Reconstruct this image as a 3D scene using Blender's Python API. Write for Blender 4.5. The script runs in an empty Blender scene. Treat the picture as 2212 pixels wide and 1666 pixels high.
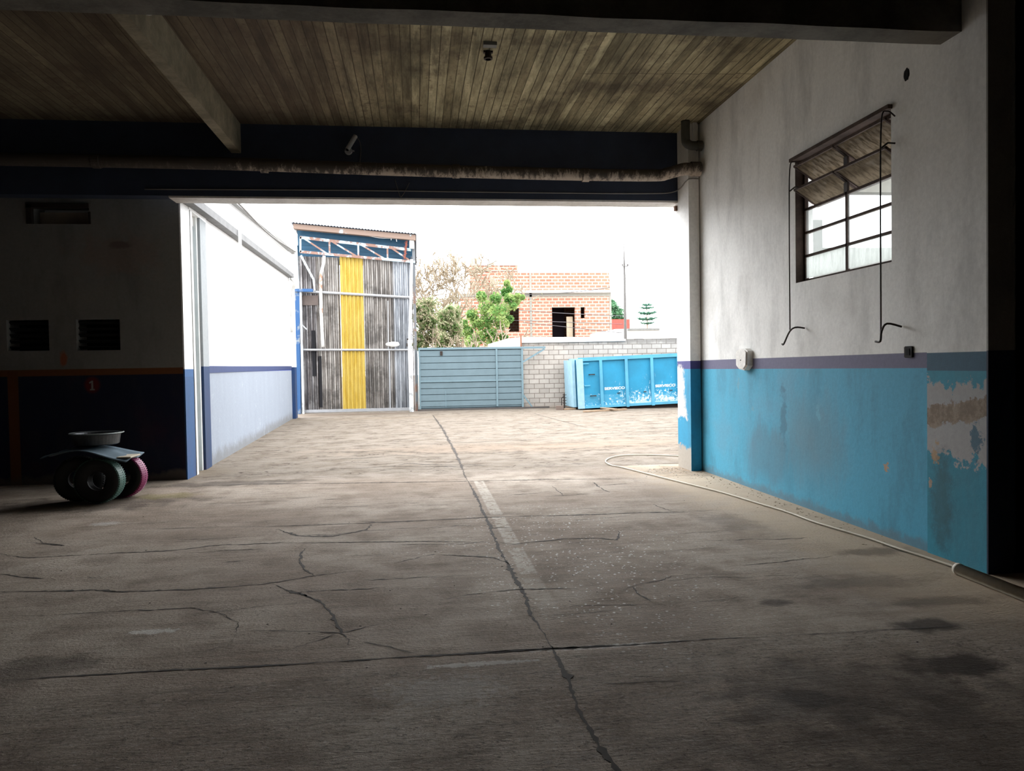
import bpy, bmesh, math, random
import numpy as np
from mathutils import Vector, Matrix, noise as mnoise

random.seed(7)
S = bpy.context.scene
COL = S.collection
W, H, FPX = 2212, 1666, 1660.0
EYE = Vector((0, 0, 1.55))

# ------------------------------------------------------------------ camera
def cam_axes(yaw, pitch, roll):
    cy, sy, cp, sp = math.cos(yaw), math.sin(yaw), math.cos(pitch), math.sin(pitch)
    f = Vector((sy * cp, cy * cp, -sp)); r = Vector((cy, -sy, 0)); u = r.cross(f)
    c, s = math.cos(roll), math.sin(roll)
    return c * r + s * u, -s * r + c * u, f
CR, CU, CF = cam_axes(math.radians(7.0564), math.radians(1.4772), math.radians(-0.9723))
cd = bpy.data.cameras.new('camera'); cam = bpy.data.objects.new('camera', cd); COL.objects.link(cam)
cd.sensor_fit = 'HORIZONTAL'; cd.sensor_width = 36; cd.lens = 36 * FPX / W
cd.clip_start = 0.05; cd.clip_end = 400
m = Matrix((CR, CU, -CF)).transposed().to_4x4(); m.translation = EYE
cam.matrix_world = m
S.camera = cam

# ------------------------------------------------------------------ sky, exposure
wd = bpy.data.worlds.new('overcast_sky'); S.world = wd; wd.use_nodes = True
bg = wd.node_tree.nodes['Background']
bg.inputs[0].default_value = (0.955, 0.975, 1.0, 1); # hazy overcast: a glow is added low ahead left to brighten the interior
_n, _l = wd.node_tree.nodes, wd.node_tree.links
_tc = _n.new('ShaderNodeTexCoord'); _dp = _n.new('ShaderNodeVectorMath'); _dp.operation = 'DOT_PRODUCT'
_dp.inputs[1].default_value = Vector((-.50, .78, .38)).normalized(); _l.new(_tc.outputs['Generated'], _dp.inputs[0])
_mr = _n.new('ShaderNodeMapRange'); _mr.interpolation_type = 'SMOOTHSTEP'
for _k, _v in ((1, .35), (2, 1.0), (3, 1.0), (4, 2.6)): _mr.inputs[_k].default_value = _v
_l.new(_dp.outputs['Value'], _mr.inputs[0]); _l.new(_mr.outputs[0], bg.inputs[1])
S.view_settings.view_transform = 'Standard'; S.view_settings.look = 'None'
S.view_settings.gamma = 1; S.view_settings.use_curve_mapping = False
S.view_settings.exposure = 2.45
S.cycles.max_bounces = 8; S.cycles.diffuse_bounces = 6; S.cycles.glossy_bounces = 3
S.cycles.transmission_bounces = 6; S.cycles.transparent_max_bounces = 8
S.cycles.use_denoising = True; S.cycles.use_adaptive_sampling = True; S.cycles.adaptive_threshold = 0.02
S.cycles.sample_clamp_indirect = 6

def ray(px, py):
    return CF + CR * ((px - W / 2) / FPX) + CU * ((H / 2 - py) / FPX)
def at(px, py, Y):
    d = ray(px, py); return EYE + d * (Y / d.y)
def gnd(px, py, z=0.0):
    d = ray(px, py); return EYE + d * ((z - EYE.z) / d.z)

# ------------------------------------------------------------------ object helpers
ORG = {}; KEEP = []
def finish(name, bm, mat, parent=None, smooth=False, base=True, autosmooth=False):
    me = bpy.data.meshes.new(name)
    if KEEP: KEEP.clear()
    else: bmesh.ops.recalc_face_normals(bm, faces=bm.faces)
    xs = [v.co for v in bm.verts]
    lo = Vector((min(v.x for v in xs), min(v.y for v in xs), min(v.z for v in xs)))
    hi = Vector((max(v.x for v in xs), max(v.y for v in xs), max(v.z for v in xs)))
    org = Vector(((lo.x + hi.x) / 2, (lo.y + hi.y) / 2, lo.z))
    for v in bm.verts: v.co -= org
    for f in bm.faces: f.smooth = smooth
    bm.to_mesh(me); bm.free()
    for mm in (mat if isinstance(mat, (list, tuple)) else [mat]): me.materials.append(mm)
    o = bpy.data.objects.new(name, me); COL.objects.link(o)
    ORG[o.name] = org
    if parent is not None:
        o.parent = parent; o.location = org - ORG[parent.name]
    else: o.location = org
    return o
def thing(name, label, cat, loc, group=None):
    o = bpy.data.objects.new(name, None); COL.objects.link(o); o.empty_display_size = .1
    o.location = loc; ORG[o.name] = Vector(loc); o['label'] = label; o['category'] = cat
    if group: o['group'] = group
    return o
def tag(o, label, cat, group=None, kind=None):
    o['label'] = label; o['category'] = cat
    if group: o['group'] = group
    if kind: o['kind'] = kind
    return o
def struct(name, bm, mat, parent=None, label=None):
    o = finish(name, bm, mat, parent)
    if parent is None: o['kind'] = 'structure'
    if label: o['label'] = label
    return o
B = bmesh.new
def box(bm, x0, x1, y0, y1, z0, z1, mi=0):
    vs = [bm.verts.new((x, y, z)) for z in (z0, z1) for y in (y0, y1) for x in (x0, x1)]
    for q in ((0, 1, 3, 2), (4, 6, 7, 5), (0, 4, 5, 1), (2, 3, 7, 6), (0, 2, 6, 4), (1, 5, 7, 3)):
        f = bm.faces.new([vs[i] for i in q]); f.material_index = mi
    return vs
def prism(bm, pts, ext, mi=0):
    """closed polygon pts (Vectors) extruded by ext"""
    a = [bm.verts.new(p) for p in pts]; b = [bm.verts.new(Vector(p) + Vector(ext)) for p in pts]
    bm.faces.new(a); bm.faces.new(b[::-1])
    n = len(a)
    for i in range(n): bm.faces.new((a[i], a[(i + 1) % n], b[(i + 1) % n], b[i]))
def bar(bm, p, q, w, h=None, up=(0, 0, 1)):
    """rectangular bar p->q, w across, h along up"""
    p, q = Vector(p), Vector(q); h = h or w
    d = (q - p).normalized(); s = d.cross(Vector(up))
    if s.length < 1e-4: s = d.cross(Vector((0, 1, 0)))
    s.normalize(); u = s.cross(d)
    c = [(-1, -1), (1, -1), (1, 1), (-1, 1)]
    pts = [p + s * (a * w / 2) + u * (b * h / 2) for a, b in c]
    prism(bm, pts, q - p)
def tube(bm, pts, r, seg=10, caps=True):
    pts = [Vector(p) for p in pts]; rings = []
    rr = r if isinstance(r, (list, tuple)) else [r] * len(pts)
    prev = None
    for i, p in enumerate(pts):
        d = ((pts[min(i + 1, len(pts) - 1)] - p).normalized() + (p - pts[max(i - 1, 0)]).normalized())
        d.normalize()
        if prev is None:
            s = d.cross(Vector((0, 0, 1)))
            if s.length < 1e-3: s = d.cross(Vector((1, 0, 0)))
        else: s = prev - d * prev.dot(d)
        s.normalize(); prev = s; u = s.cross(d)
        rings.append([bm.verts.new(p + (s * math.cos(t) + u * math.sin(t)) * rr[i]) for t in (2 * math.pi * k / seg for k in range(seg))])
    for a, b in zip(rings, rings[1:]):
        for k in range(seg): bm.faces.new((a[k], a[(k + 1) % seg], b[(k + 1) % seg], b[k]))
    if caps: bm.faces.new(rings[0]); bm.faces.new(rings[-1][::-1])
def smoothpath(pts, n=6):
    pts = [Vector(p) for p in pts]; out = []
    for i in range(len(pts) - 1):
        p0, p1, p2, p3 = pts[max(i - 1, 0)], pts[i], pts[i + 1], pts[min(i + 2, len(pts) - 1)]
        for k in range(n):
            t = k / n
            out.append(.5 * ((2 * p1) + (p2 - p0) * t + (2 * p0 - 5 * p1 + 4 * p2 - p3) * t * t + (3 * p1 - p0 - 3 * p2 + p3) * t ** 3))
    out.append(pts[-1]); return out
def lathe(bm, prof, c, seg=24, axis=(0, 0, 1)):
    """prof: list of (r, t) along axis from c"""
    ax = Vector(axis).normalized(); s = ax.cross(Vector((0, 0, 1)))
    if s.length < 1e-3: s = Vector((1, 0, 0))
    s.normalize(); u = ax.cross(s); c = Vector(c); rings = []
    for r, t in prof:
        rings.append([bm.verts.new(c + ax * t + (s * math.cos(a) + u * math.sin(a)) * max(r, 1e-4)) for a in (2 * math.pi * k / seg for k in range(seg))])
    for a, b in zip(rings, rings[1:]):
        for k in range(seg): bm.faces.new((a[k], a[(k + 1) % seg], b[(k + 1) % seg], b[k]))
def holed(bm, u0, u1, z0, z1, holes, mk):
    """wall rectangle in (u,z) minus rectangular holes; mk(u0,u1,z0,z1) adds a block"""
    us = sorted({u0, u1, *[v for h in holes for v in h[:2]]}); zs = sorted({z0, z1, *[v for h in holes for v in h[2:]]})
    for a, b in zip(us, us[1:]):
        run = None
        for c, d in zip(zs, zs[1:]):
            inh = any(h[0] <= (a + b) / 2 <= h[1] and h[2] <= (c + d) / 2 <= h[3] for h in holes)
            if inh:
                if run: mk(a, b, *run); run = None
            else: run = (run[0], d) if run else (c, d)
        if run: mk(a, b, *run)

# ------------------------------------------------------------------ material node helper
class E:
    def __init__(s, m, sock): s.m, s.s = m, sock
    def _b(s, op, o, r=False): a, b = (o, s) if r else (s, o); return s.m.math(op, a, b)
    def __add__(s, o): return s._b('ADD', o)
    __radd__ = __add__
    def __sub__(s, o): return s._b('SUBTRACT', o)
    def __rsub__(s, o): return s._b('SUBTRACT', o, True)
    def __mul__(s, o): return s._b('MULTIPLY', o)
    __rmul__ = __mul__
    def __truediv__(s, o): return s._b('DIVIDE', o)
class M:
    def __init__(s, name, rough=.85, metallic=0.0, spec=.3):
        s.mat = bpy.data.materials.new(name); s.mat.use_nodes = True; s.nt = s.mat.node_tree
        s.bsdf = s.nt.nodes['Principled BSDF']
        s.bsdf.inputs['Roughness'].default_value = rough; s.bsdf.inputs['Metallic'].default_value = metallic
        s.bsdf.inputs['Specular IOR Level'].default_value = spec
        s._p = None
    def node(s, t, **kw):
        n = s.nt.nodes.new(t)
        for k, v in kw.items(): setattr(n, k, v)
        return n
    def put(s, sock, v):
        if isinstance(v, E): s.nt.links.new(v.s, sock)
        elif isinstance(v, (tuple, list)):
            sock.default_value = (*v, 1) if len(v) == 3 and sock.type == 'RGBA' else v
        else: sock.default_value = v
    def math(s, op, a, b=None, c=None, clamp=False):
        n = s.node('ShaderNodeMath', operation=op, use_clamp=clamp)
        for i, v in enumerate((a, b, c)):
            if v is not None: s.put(n.inputs[i], v)
        return E(s, n.outputs[0])
    def pos(s):
        if s._p is None:
            g = s.node('ShaderNodeNewGeometry'); x = s.node('ShaderNodeSeparateXYZ')
            s.nt.links.new(g.outputs['Position'], x.inputs[0]); s._pv = E(s, g.outputs['Position'])
            s._p = [E(s, x.outputs[i]) for i in range(3)]
        return s._p
    def vec(s, x, y, z):
        n = s.node('ShaderNodeCombineXYZ')
        for i, v in enumerate((x, y, z)): s.put(n.inputs[i], v)
        return E(s, n.outputs[0])
    def noise(s, scale, detail=4, sx=1, sy=1, sz=1, rough=.55, dist=0):
        x, y, z = s.pos(); v = s.vec(x * sx, y * sy, z * sz)
        n = s.node('ShaderNodeTexNoise'); s.put(n.inputs['Vector'], v)
        n.inputs['Scale'].default_value = scale; n.inputs['Detail'].default_value = detail
        n.inputs['Roughness'].default_value = rough; n.inputs['Distortion'].default_value = dist
        return E(s, n.outputs['Fac'])
    def voro(s, scale, sx=1, sy=1, sz=1, feature='F1', out='Distance', rnd=1):
        x, y, z = s.pos(); v = s.vec(x * sx, y * sy, z * sz)
        n = s.node('ShaderNodeTexVoronoi', feature=feature); s.put(n.inputs['Vector'], v)
        n.inputs['Scale'].default_value = scale; n.inputs['Randomness'].default_value = rnd
        return E(s, n.outputs[out])
    def sm(s, v, a, b, lo=0.0, hi=1.0):
        n = s.node('ShaderNodeMapRange', interpolation_type='SMOOTHSTEP'); s.put(n.inputs[0], v)
        if a > b: a, b, lo, hi = b, a, hi, lo
        for i, q in enumerate((a, b, lo, hi)): n.inputs[i + 1].default_value = q
        return E(s, n.outputs[0])
    def band(s, v, a, b, e=.004): return s.sm(v, a - e, a + e) * s.sm(v, b + e, b - e)
    def blob(s, cx, cy, rx, ry, wob=None, soft=.35, u=0, w=1):
        p = s.pos(); dx = (p[u] - cx) / rx; dy = (p[w] - cy) / ry
        d = s.math('SQRT', dx * dx + dy * dy)
        if wob is not None: d = d + wob
        return s.sm(d, 1 + soft, 1 - soft)
    def mix(s, f, a, b, mode='MIX'):
        n = s.node('ShaderNodeMix', data_type='RGBA', blend_type=mode)
        s.put(n.inputs[0], f); s.put(n.inputs[6], a); s.put(n.inputs[7], b)
        return E(s, n.outputs[2])
    def mul(s, col, f):
        n = s.node('ShaderNodeVectorMath', operation='SCALE'); s.put(n.inputs[0], col); s.put(n.inputs[3], f)
        return E(s, n.outputs[0])
    def bump(s, h, strength=.4, dist=.01):
        n = s.node('ShaderNodeBump'); n.inputs['Strength'].default_value = strength; n.inputs['Distance'].default_value = dist
        s.put(n.inputs['Height'], h); s.nt.links.new(n.outputs[0], s.bsdf.inputs['Normal'])
    def col(s, c): s.put(s.bsdf.inputs['Base Color'], c); return s.mat
def plain(name, c, rough=.7, metallic=0, var=.25, scale=6, spec=.3):
    m = M(name, rough, metallic, spec); n = m.noise(scale, 4)
    return m.col(m.mul(m.mix(0.0, c, c), n * (2 * var) + (1 - var)))

# ------------------------------------------------------------------ materials
def floor_material(outside):
    m = M('yard_concrete' if outside else 'workshop_concrete', .9, spec=.06 if outside else .12)
    x, y, z = m.pos()
    big = m.noise(.55, 5); mid = m.noise(2.6, 6, rough=.65); fine = m.noise(38, 4, rough=.7)
    streak = m.noise(3.2, 6, sx=.55, sy=4.5, rough=.7)
    c = m.mix(m.sm(big, .35, .68), (.235, .183, .14), (.36, .305, .25))
    c = m.mix(m.sm(mid, .42, .72) * .6, c, (.15, .115, .09))
    warm = m.mix(m.sm(mid, .35, .7), (.20, .17, .14), (.155, .126, .098))
    t = m.sm(y + mid * .8, 10.7, 12.2)
    c = m.mix(t, c, warm)
    c = m.mul(c, (streak * .55 + fine * .6 + .42) if outside else (streak * .9 + fine * .7 + .2))
    # coarse brushed slab in the foreground: dark pits in skewed streaks
    near = m.sm(y - x * .06 + 0.0, 4.05, 3.9)
    br = m.noise(9, 6, sx=1.0, sy=3.2, rough=.8, dist=1.2)
    c = m.mix(near * m.sm(br, .53, .66) * .75, c, (.075, .062, .05))
    c = m.mix(near * m.sm(br, .47, .36) * .35, c, (.34, .31, .28))
    pit = m.noise(34, 4, sx=1.0, sy=1.9, rough=.65); grain = m.noise(130, 2, sx=1, sy=1.3)
    c = m.mix(m.sm(pit, .56, .66) * (near * .45 + .22), c, (.06, .048, .038))
    c = m.mix(m.sm(pit, .42, .33) * (near * .3 + .12), c, (.45, .42, .38))
    c = m.mul(c, grain * .8 + .6)
    sk = m.node('ShaderNodeTexWave', wave_type='BANDS', bands_direction='X'); m.put(sk.inputs['Vector'], m.vec(x * .9 + y * 2.2, 0.0, 0.0))
    sk.inputs['Scale'].default_value = 7; sk.inputs['Distortion'].default_value = 0; swp = E(m, sk.outputs['Fac'])
    c = m.mix(near * m.sm(swp + (br - .5) * 2.0, .9, 1.2) * m.sm(big, .45, .6) * .5, c, (.09, .072, .058))
    # fine crazing cracks, stretched along the slab
    cz = m.noise(1.1, 3, sx=.9, sy=2.6, rough=.6, dist=.6); czl = m.sm(m.math('ABSOLUTE', cz - .5), .013 if outside else .005, .004 if outside else .002)
    c = m.mix(czl * m.sm(m.noise(1.9, 3), .45, .6) * (t * .7 + .3), c, (.05, .038, .028))
    cz2 = m.noise(1.7, 4, sx=.6, sy=3.4, rough=.6, dist=.4); czl2 = m.sm(m.math('ABSOLUTE', cz2 - .47), .02, .006)
    c = m.mix(czl2 * m.sm(m.noise(1.3, 3), .47, .6) * t, c, (.06, .045, .034))
    # thin dark horizontal hairlines in the yard
    hl = m.noise(1.7, 5, sx=.45, sy=6, rough=.75, dist=.8)
    c = m.mix(m.sm(hl, .57, .64) * t * .65, c, (.075, .055, .04))
    # pale scattered chips
    if not outside:
        v = m.voro(26); reg = m.blob(1.25, 6.2, .85, 1.7, (m.noise(1.3, 4) - .5) * 2.2, .75)
        wh = m.voro(26, out='Color')
        c = m.mix(m.sm(v - (wh - .5) * .35, .17, .10) * reg * m.sm(wh, .50, .54), c, (.78, .76, .72))
        v2 = m.voro(47); wh2 = m.voro(47, out='Color'); c = m.mix(m.sm(v2, .2, .12) * m.sm(wh2, .48, .52) * reg * .8, c, (.55, .53, .5))
        # dust along the right wall
        dust = m.sm(x + (mid - .5) * .9, 2.7, 3.6) * m.sm(y, 3.6, 4.6)
        c = m.mix(dust * .65, c, m.mul(m.mix(0.0, (.50, .40, .29), (.3, .3, .3)), mid * .6 + .7))
        # worn white lane dashes
        xc = 0.79 + (5.5 - y) * -.003
        lane = m.band(x, .735, .865, .012) * m.sm(y, 4.3, 5.2)
        gaps = m.band(y, 5.62, 6.45, .03) + m.band(y, 6.56, 7.82, .03) + m.band(y, 7.93, 10.35, .03) + m.band(y, 4.3, 5.5, .05) * .5
        wear = m.noise(14, 5, rough=.75)
        c = m.mix(lane * gaps * m.sm(wear, .40, .52) * .62, c, (.50, .46, .40))
        # white lime marks by the joint
        lw = m.noise(16, 6, rough=.85)
        c = m.mix(m.blob(.30, 3.96, .26, .028, (lw - .5) * 4, .25) * .8, c, (.46, .43, .39))
        c = m.mix(m.blob(1.0, 4.09, .40, .025, (lw - .5) * 4, .3) * .75, c, (.46, .43, .39))
        c = m.mix(m.blob(.1, 3.66, .25, .16, (lw - .5) * 5, .5) * .45, c, (.44, .41, .38))
        c = m.mix(m.blob(-1.6, 4.78, .13, .04, (lw - .5) * 4, .3) * .8, c, (.55, .52, .48))
        c = m.mix(m.blob(-3.2, 8.3, .13, .09, (lw - .5) * 4, .5) * .5, c, (.5, .47, .43))
        # oil and damp stains; the widest paints shade into the near right floor
        w = (m.noise(4.5, 5) - .5) * 2.4
        for cx, cy, rx, ry, k in ((2.66, 3.55, .26, .15, .9), (2.92, 4.1, .17, .1, .85), (2.27, 4.66, .11, .07, .7), (3.62, 5.75, .3, .12, .55),
                                  (1.95, 3.35, .55, .35, .45), (1.75, 3.3, .13, .09, .7), (-2.0, 4.3, .3, .15, .5), (-3.9, 9.6, 1.1, .5, .6),
                                  (3.1, 5.0, .5, .14, .4), (3.0, 7.1, .22, .5, .35), (2.5, 2.5, 1.3, .8, .55), (-2.6, 10.9, .9, .22, .6), (3.3, 4.5, .35, .1, .5)):
            c = m.mix(m.blob(cx, cy, rx, ry, w, .45) * k, c, (.045, .034, .027))
        c = m.mix(m.blob(-3.1, 10.0, .35, .2, w, .5) * .4, c, (.20, .17, .05))
        # dirt heaped at the foot of the wall and pillar
        c = m.mix(m.blob(3.75, 10.6, .5, .5, w, .5) * .6, c, (.16, .12, .085))
    else:
        c = m.mix(m.blob(2.5, 14.5, 3.2, .7, (mid - .5) * 5, .6) * .45, c, (.22, .16, .115))
        c = m.mix(m.blob(-2.2, 26.2, 2.2, .5, (mid - .5) * 3, .6) * .75, c, (.12, .09, .07))
        c = m.mix(m.blob(-1.5, 24.0, 2.6, .5, (mid - .5) * 4, .6) * .35, c, (.18, .14, .1))
        c = m.mix(m.blob(-3.4, 12.0, .5, .7, (mid - .5) * 3, .5) * .6, c, (.15, .115, .08))
    m.bump(fine * .5 + br * near + streak * .5 + pit * .7, .8, .02)
    m.put(m.bsdf.inputs['Roughness'], m.sm(mid, .3, .7, .8, .97))
    return m.col(c)

def wall_paint(name, upper=(.86, .855, .83), stripe=(.14, .135, .215), lower=(.075, .36, .53), z1=1.475, z2=1.60, u=1, extra=None, dirt=.5, shift=.0):
    m = M(name, .7, spec=.3); x, y, z = m.pos(); h = (x, y)[u]
    zz = z - (h - 5.7) * shift
    smear = m.noise(2.2, 6, sx=1, sy=1, sz=.35, rough=.65); blot = m.noise(1.1, 4); fine = m.noise(24, 5, rough=.7)
    up = m.mix(m.sm(smear, .45, .72) * dirt, upper, tuple(v * .52 for v in upper))
    up = m.mix(m.sm(blot, .5, .75) * dirt * .5, up, (.3, .27, .235))
    lo = m.mix(m.sm(smear, .45, .70) * .6, lower, tuple(v * .55 + .02 for v in lower))
    if lower[0] < .2: lo = m.mix(m.sm(blot, .50, .72) * .4, lo, (lower[0] * 1.5 + .03, lower[1] * .82, lower[2] * .75))
    else: lo = m.mix(m.sm(smear, .3, .7) * .5, lower, tuple(v * .85 for v in lower))
    c = m.mix(m.sm(zz, z1 - .003, z1 + .003), lo, stripe)
    c = m.mix(m.sm(zz, z2 - .003, z2 + .003), c, up)
    if extra: c = extra(m, c, h, z, smear, fine)
    c = m.mul(c, fine * .36 + .82)
    m.bump(smear * .7 + fine * .25, .35, .015)
    return m.col(c)

def right_extra(m, c, h, z, smear, fine):
    w = m.noise(7, 6, rough=.7)
    # oily smudge low on the wall, a few chips
    c = m.mix(m.blob(7.55, .72, .5, .42, (smear - .5) * 3, .8, 1, 2) * .4, c, (.16, .16, .15))
    c = m.mix(m.blob(8.4, .45, .6, .3, (smear - .5) * 4, .5, 1, 2) * .4, c, (.10, .11, .12))
    c = m.mix(m.blob(8.1, .9, .07, .3, (w - .5) * 4, .4, 1, 2) * .4, c, (.04, .07, .1))
    for cy, cz, ry, rz in ((6.22, .59, .03, .05), (9.3, 1.28, .035, .08), (7.35, 1.0, .03, .08), (8.9, .98, .03, .02)):
        tone = (.42, .3, .2) if cz < .9 and cy < 8 else (.12, .34, .46)
        c = m.mix(m.blob(cy, cz, ry, rz, (m.noise(17, 4) - .5) * 5, .15, 1, 2), c, tone)
    # damp band at the foot
    c = m.mix(m.sm(z + (w - .5) * .25, .12, .03) * .5, c, (.14, .13, .12))
    return c
def pilaster_extra(m, c, h, z, smear, fine):
    w = m.noise(6, 6, rough=.7); w2 = m.noise(13, 5, rough=.75)
    # bare plaster where the paint has gone, ragged edges
    zr = z + (w - .5) * .55
    c = m.mix(m.band(zr, .78, 1.37, .012), c, (.36, .355, .35))
    c = m.mix(m.blob(5.12, .95, .05, .11, (w2 - .5) * 6, .25, 1, 2) * .9, c, (.045, .13, .19))
    # open masonry
    zb = z + (w2 - .5) * .22 + (h - 5.35) * .16
    br = m.mix(m.sm(w2, .4, .65), (.20, .145, .10), (.31, .245, .18))
    c = m.mix(m.band(zb, 1.06, 1.22, .008), c, br)
    c = m.mix(m.blob(5.58, .80, .04, .07, (w2 - .5) * 6, .15, 1, 2), c, (.42, .29, .17))
    c = m.mix(m.blob(5.62, .55, .02, .04, (w2 - .5) * 6, .15, 1, 2), c, (.42, .33, .25))
    c = m.mix(m.blob(5.5, .42, .12, .35, (w - .5) * 2, .5, 1, 2) * .5, c, (.04, .05, .04))
    return c
def pillar_extra(m, c, h, z, smear, fine):
    w = m.noise(6, 6, rough=.75)
    zr = z + (w - .5) * .5; side = m.sm(h + (w - .5) * .5 + (z - 1) * -.18, 10.72, 10.86)
    c = m.mix(m.band(zr, .75, 1.5, .012) * side, c, (.58, .56, .53))
    c = m.mix(m.sm(z + (w - .5) * .45 , .34, .30) * m.sm(h, 10.552, 10.556), c, (.40, .36, .31))
    return c

FLOOR = floor_material(False); YARD = floor_material(True)
CRACK = plain('crack_dirt', (.036, .028, .022), .95, var=.6, scale=30)
WALL_R = wall_paint('right_wall_paint', extra=right_extra, shift=-.004)
PILASTER = wall_paint('peeling_pilaster_paint', stripe=(.035, .105, .165), lower=(.035, .27, .38), z1=1.455, z2=1.595, extra=pilaster_extra)
PILLAR = wall_paint('peeling_pillar_paint', upper=(.90, .89, .87), stripe=(.07, .065, .2), lower=(.03, .28, .47), z1=1.46, z2=1.575, extra=pillar_extra, dirt=.25)
def left_extra(m, c, h, z, smear, fine):
    w = m.noise(5, 5)
    c = m.mix(m.band(h, -5.64, -5.50, .006) * m.sm(z, 1.6, 1.58), c, (.13, .045, .015))
    c = m.mix(m.blob(-4.53, 1.38, .10, .11, None, .3, 0, 2), c, (.10, .01, .012))
    c = m.mix(m.blob(-4.15, 3.2, .5, .3, (w - .5) * 3, .5, 0, 2) * .35, c, (.25, .16, .13))
    c = m.mix(m.blob(-4.9, 1.75, .05, .12, (w - .5) * 2, .3, 0, 2) * .8, c, (.34, .09, .03))
    c = m.mix(m.blob(-4.1, 3.35, .12, .05, (w - .5) * 2, .4, 0, 2) * .6, c, (.10, .07, .06))
    c = m.mix(m.sm(z + (w - .5) * .3, .16, .05) * .7, c, (.12, .10, .08))
    return c
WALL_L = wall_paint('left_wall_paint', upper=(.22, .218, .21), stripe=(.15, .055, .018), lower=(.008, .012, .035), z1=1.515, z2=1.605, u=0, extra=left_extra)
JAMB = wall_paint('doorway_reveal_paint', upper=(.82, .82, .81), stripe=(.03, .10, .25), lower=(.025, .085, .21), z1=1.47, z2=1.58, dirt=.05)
def yard_extra(m, c, h, z, smear, fine):
    w = m.noise(3.5, 6, rough=.75)
    c = m.mix(m.sm(z + (w - .5) * .5, .28, .05) * .6, c, (.12, .11, .095))
    return m.mix(m.sm(w, .6, .66) * m.sm(z, 1.5, 1.3) * .35, c, (.42, .44, .47))
OUTL = wall_paint('courtyard_white_paint', upper=(.86, .86, .86), stripe=(.04, .07, .33), lower=(.255, .285, .335), z1=1.52, z2=1.63, dirt=.04, extra=yard_extra)
OUTD = wall_paint('courtyard_blue_paint', upper=(.80, .80, .80), stripe=(.014, .042, .12), lower=(.014, .042, .12), z1=1.4, z2=1.62, dirt=.1)
GREYP = wall_paint('grey_pier_paint', upper=(.30, .32, .33), stripe=(.012, .035, .10), lower=(.012, .035, .10), z1=1.4, z2=1.62, dirt=.3)
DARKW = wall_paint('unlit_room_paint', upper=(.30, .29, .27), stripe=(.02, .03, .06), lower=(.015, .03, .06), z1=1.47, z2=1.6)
NAVY = plain('navy_beam_paint', (.034, .045, .076), .6, var=.3, scale=3)
def beam_mat(name, c0, c1):
    m = M(name, .85); a = m.noise(2.5, 6, rough=.7); b = m.noise(26, 4)
    c = m.mix(m.sm(a, .35, .65), c0, c1); m.bump(a + b * .4, .4, .012)
    return m.col(m.mul(c, b * .4 + .8))
CONCB = beam_mat('grey_beam_concrete', (.15, .13, .09), (.25, .22, .155))
CONCD = beam_mat('dark_cross_beam_concrete', (.09, .085, .075), (.16, .15, .13))  # darker tone than the long beam
SOFFIT = beam_mat('pale_soffit_plaster', (.55, .53, .51), (.70, .68, .66))
def ceiling_material():
    m = M('board_marked_concrete', .88, spec=.25); x, y, z = m.pos()
    bw = .105
    xb = x / bw + (m.noise(.5, 2, sy=.4) - .5) * .25
    idx = m.math('FLOOR', xb); fr = m.math('FRACT', xb)
    n = m.node('ShaderNodeTexWhiteNoise', noise_dimensions='1D'); m.put(n.inputs['W'], idx); rnd = E(m, n.outputs['Value'])
    n2 = m.node('ShaderNodeTexNoise'); m.put(n2.inputs['Vector'], m.vec(idx * 3.7, y * .8, 0.0)); n2.inputs['Scale'].default_value = 1.0
    n2.inputs['Detail'].default_value = 3; al = E(m, n2.outputs['Fac'])
    gr = m.noise(7, 6, sx=3, sy=.5, rough=.7); blot = m.noise(.8, 5, rough=.65); sp = m.noise(9, 5, rough=.75)
    tone = rnd * .28 + al * .5 + gr * .25
    c = m.mix(m.sm(tone, .2, .8), (.17, .14, .08), (.52, .46, .29))
    c = m.mix(m.sm(blot + (gr - .5) * .5, .47, .66) * .72, c, (.085, .066, .045))
    c = m.mix(m.sm(sp, .56, .68) * m.sm(blot, .35, .6) * .5, c, (.09, .065, .045))
    # rusty stain running along the left bay
    c = m.mix(m.blob(-1.3, 8.6, .9, 2.4, (gr - .5) * 2, .6) * .45, c, (.13, .08, .055))
    stn = m.noise(1.5, 6, sx=3.2, sy=.32, rough=.75)
    c = m.mul(c, m.sm(stn, .33, .66) * .85 + .45)
    c = m.mix(m.sm(stn + (sp - .5) * .5, .56, .68) * .6, c, (.10, .075, .05))
    edge = m.sm(m.math('ABSOLUTE', fr - .5), .42, .48)
    c = m.mix(edge * m.sm(al + rnd * .5 + (gr - .5), .35, .7) * .85, c, (.045, .034, .02))
    c = m.mix(m.sm(x + (gr - .5) * .3 + (blot - .5) * 1.5, .4, -2.4) * .72, c, (.07, .052, .042))  # left side painted darker, standing in for the weaker bounce light there
    # end joint of the shuttering boards
    ej = m.band(y + m.math('FLOOR', xb * .25) * .03, 8.96, 8.975, .004) * m.sm(x, 1.9, 2.0)
    c = m.mix(ej * .7, c, (.05, .036, .022))
    m.bump(gr * .6 + (1.0 - edge) * .5 + rnd * .3, .5, .012)
    return m.col(m.mul(c, gr * .5 + .75))
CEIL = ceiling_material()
BLACKM = plain('black_void', (.01, .01, .012), .9)
RUST = beam_mat('rusty_window_steel', (.04, .025, .02), (.09, .06, .048))
DARKROD = plain('dark_iron', (.035, .026, .022), .6, .3)
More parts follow.
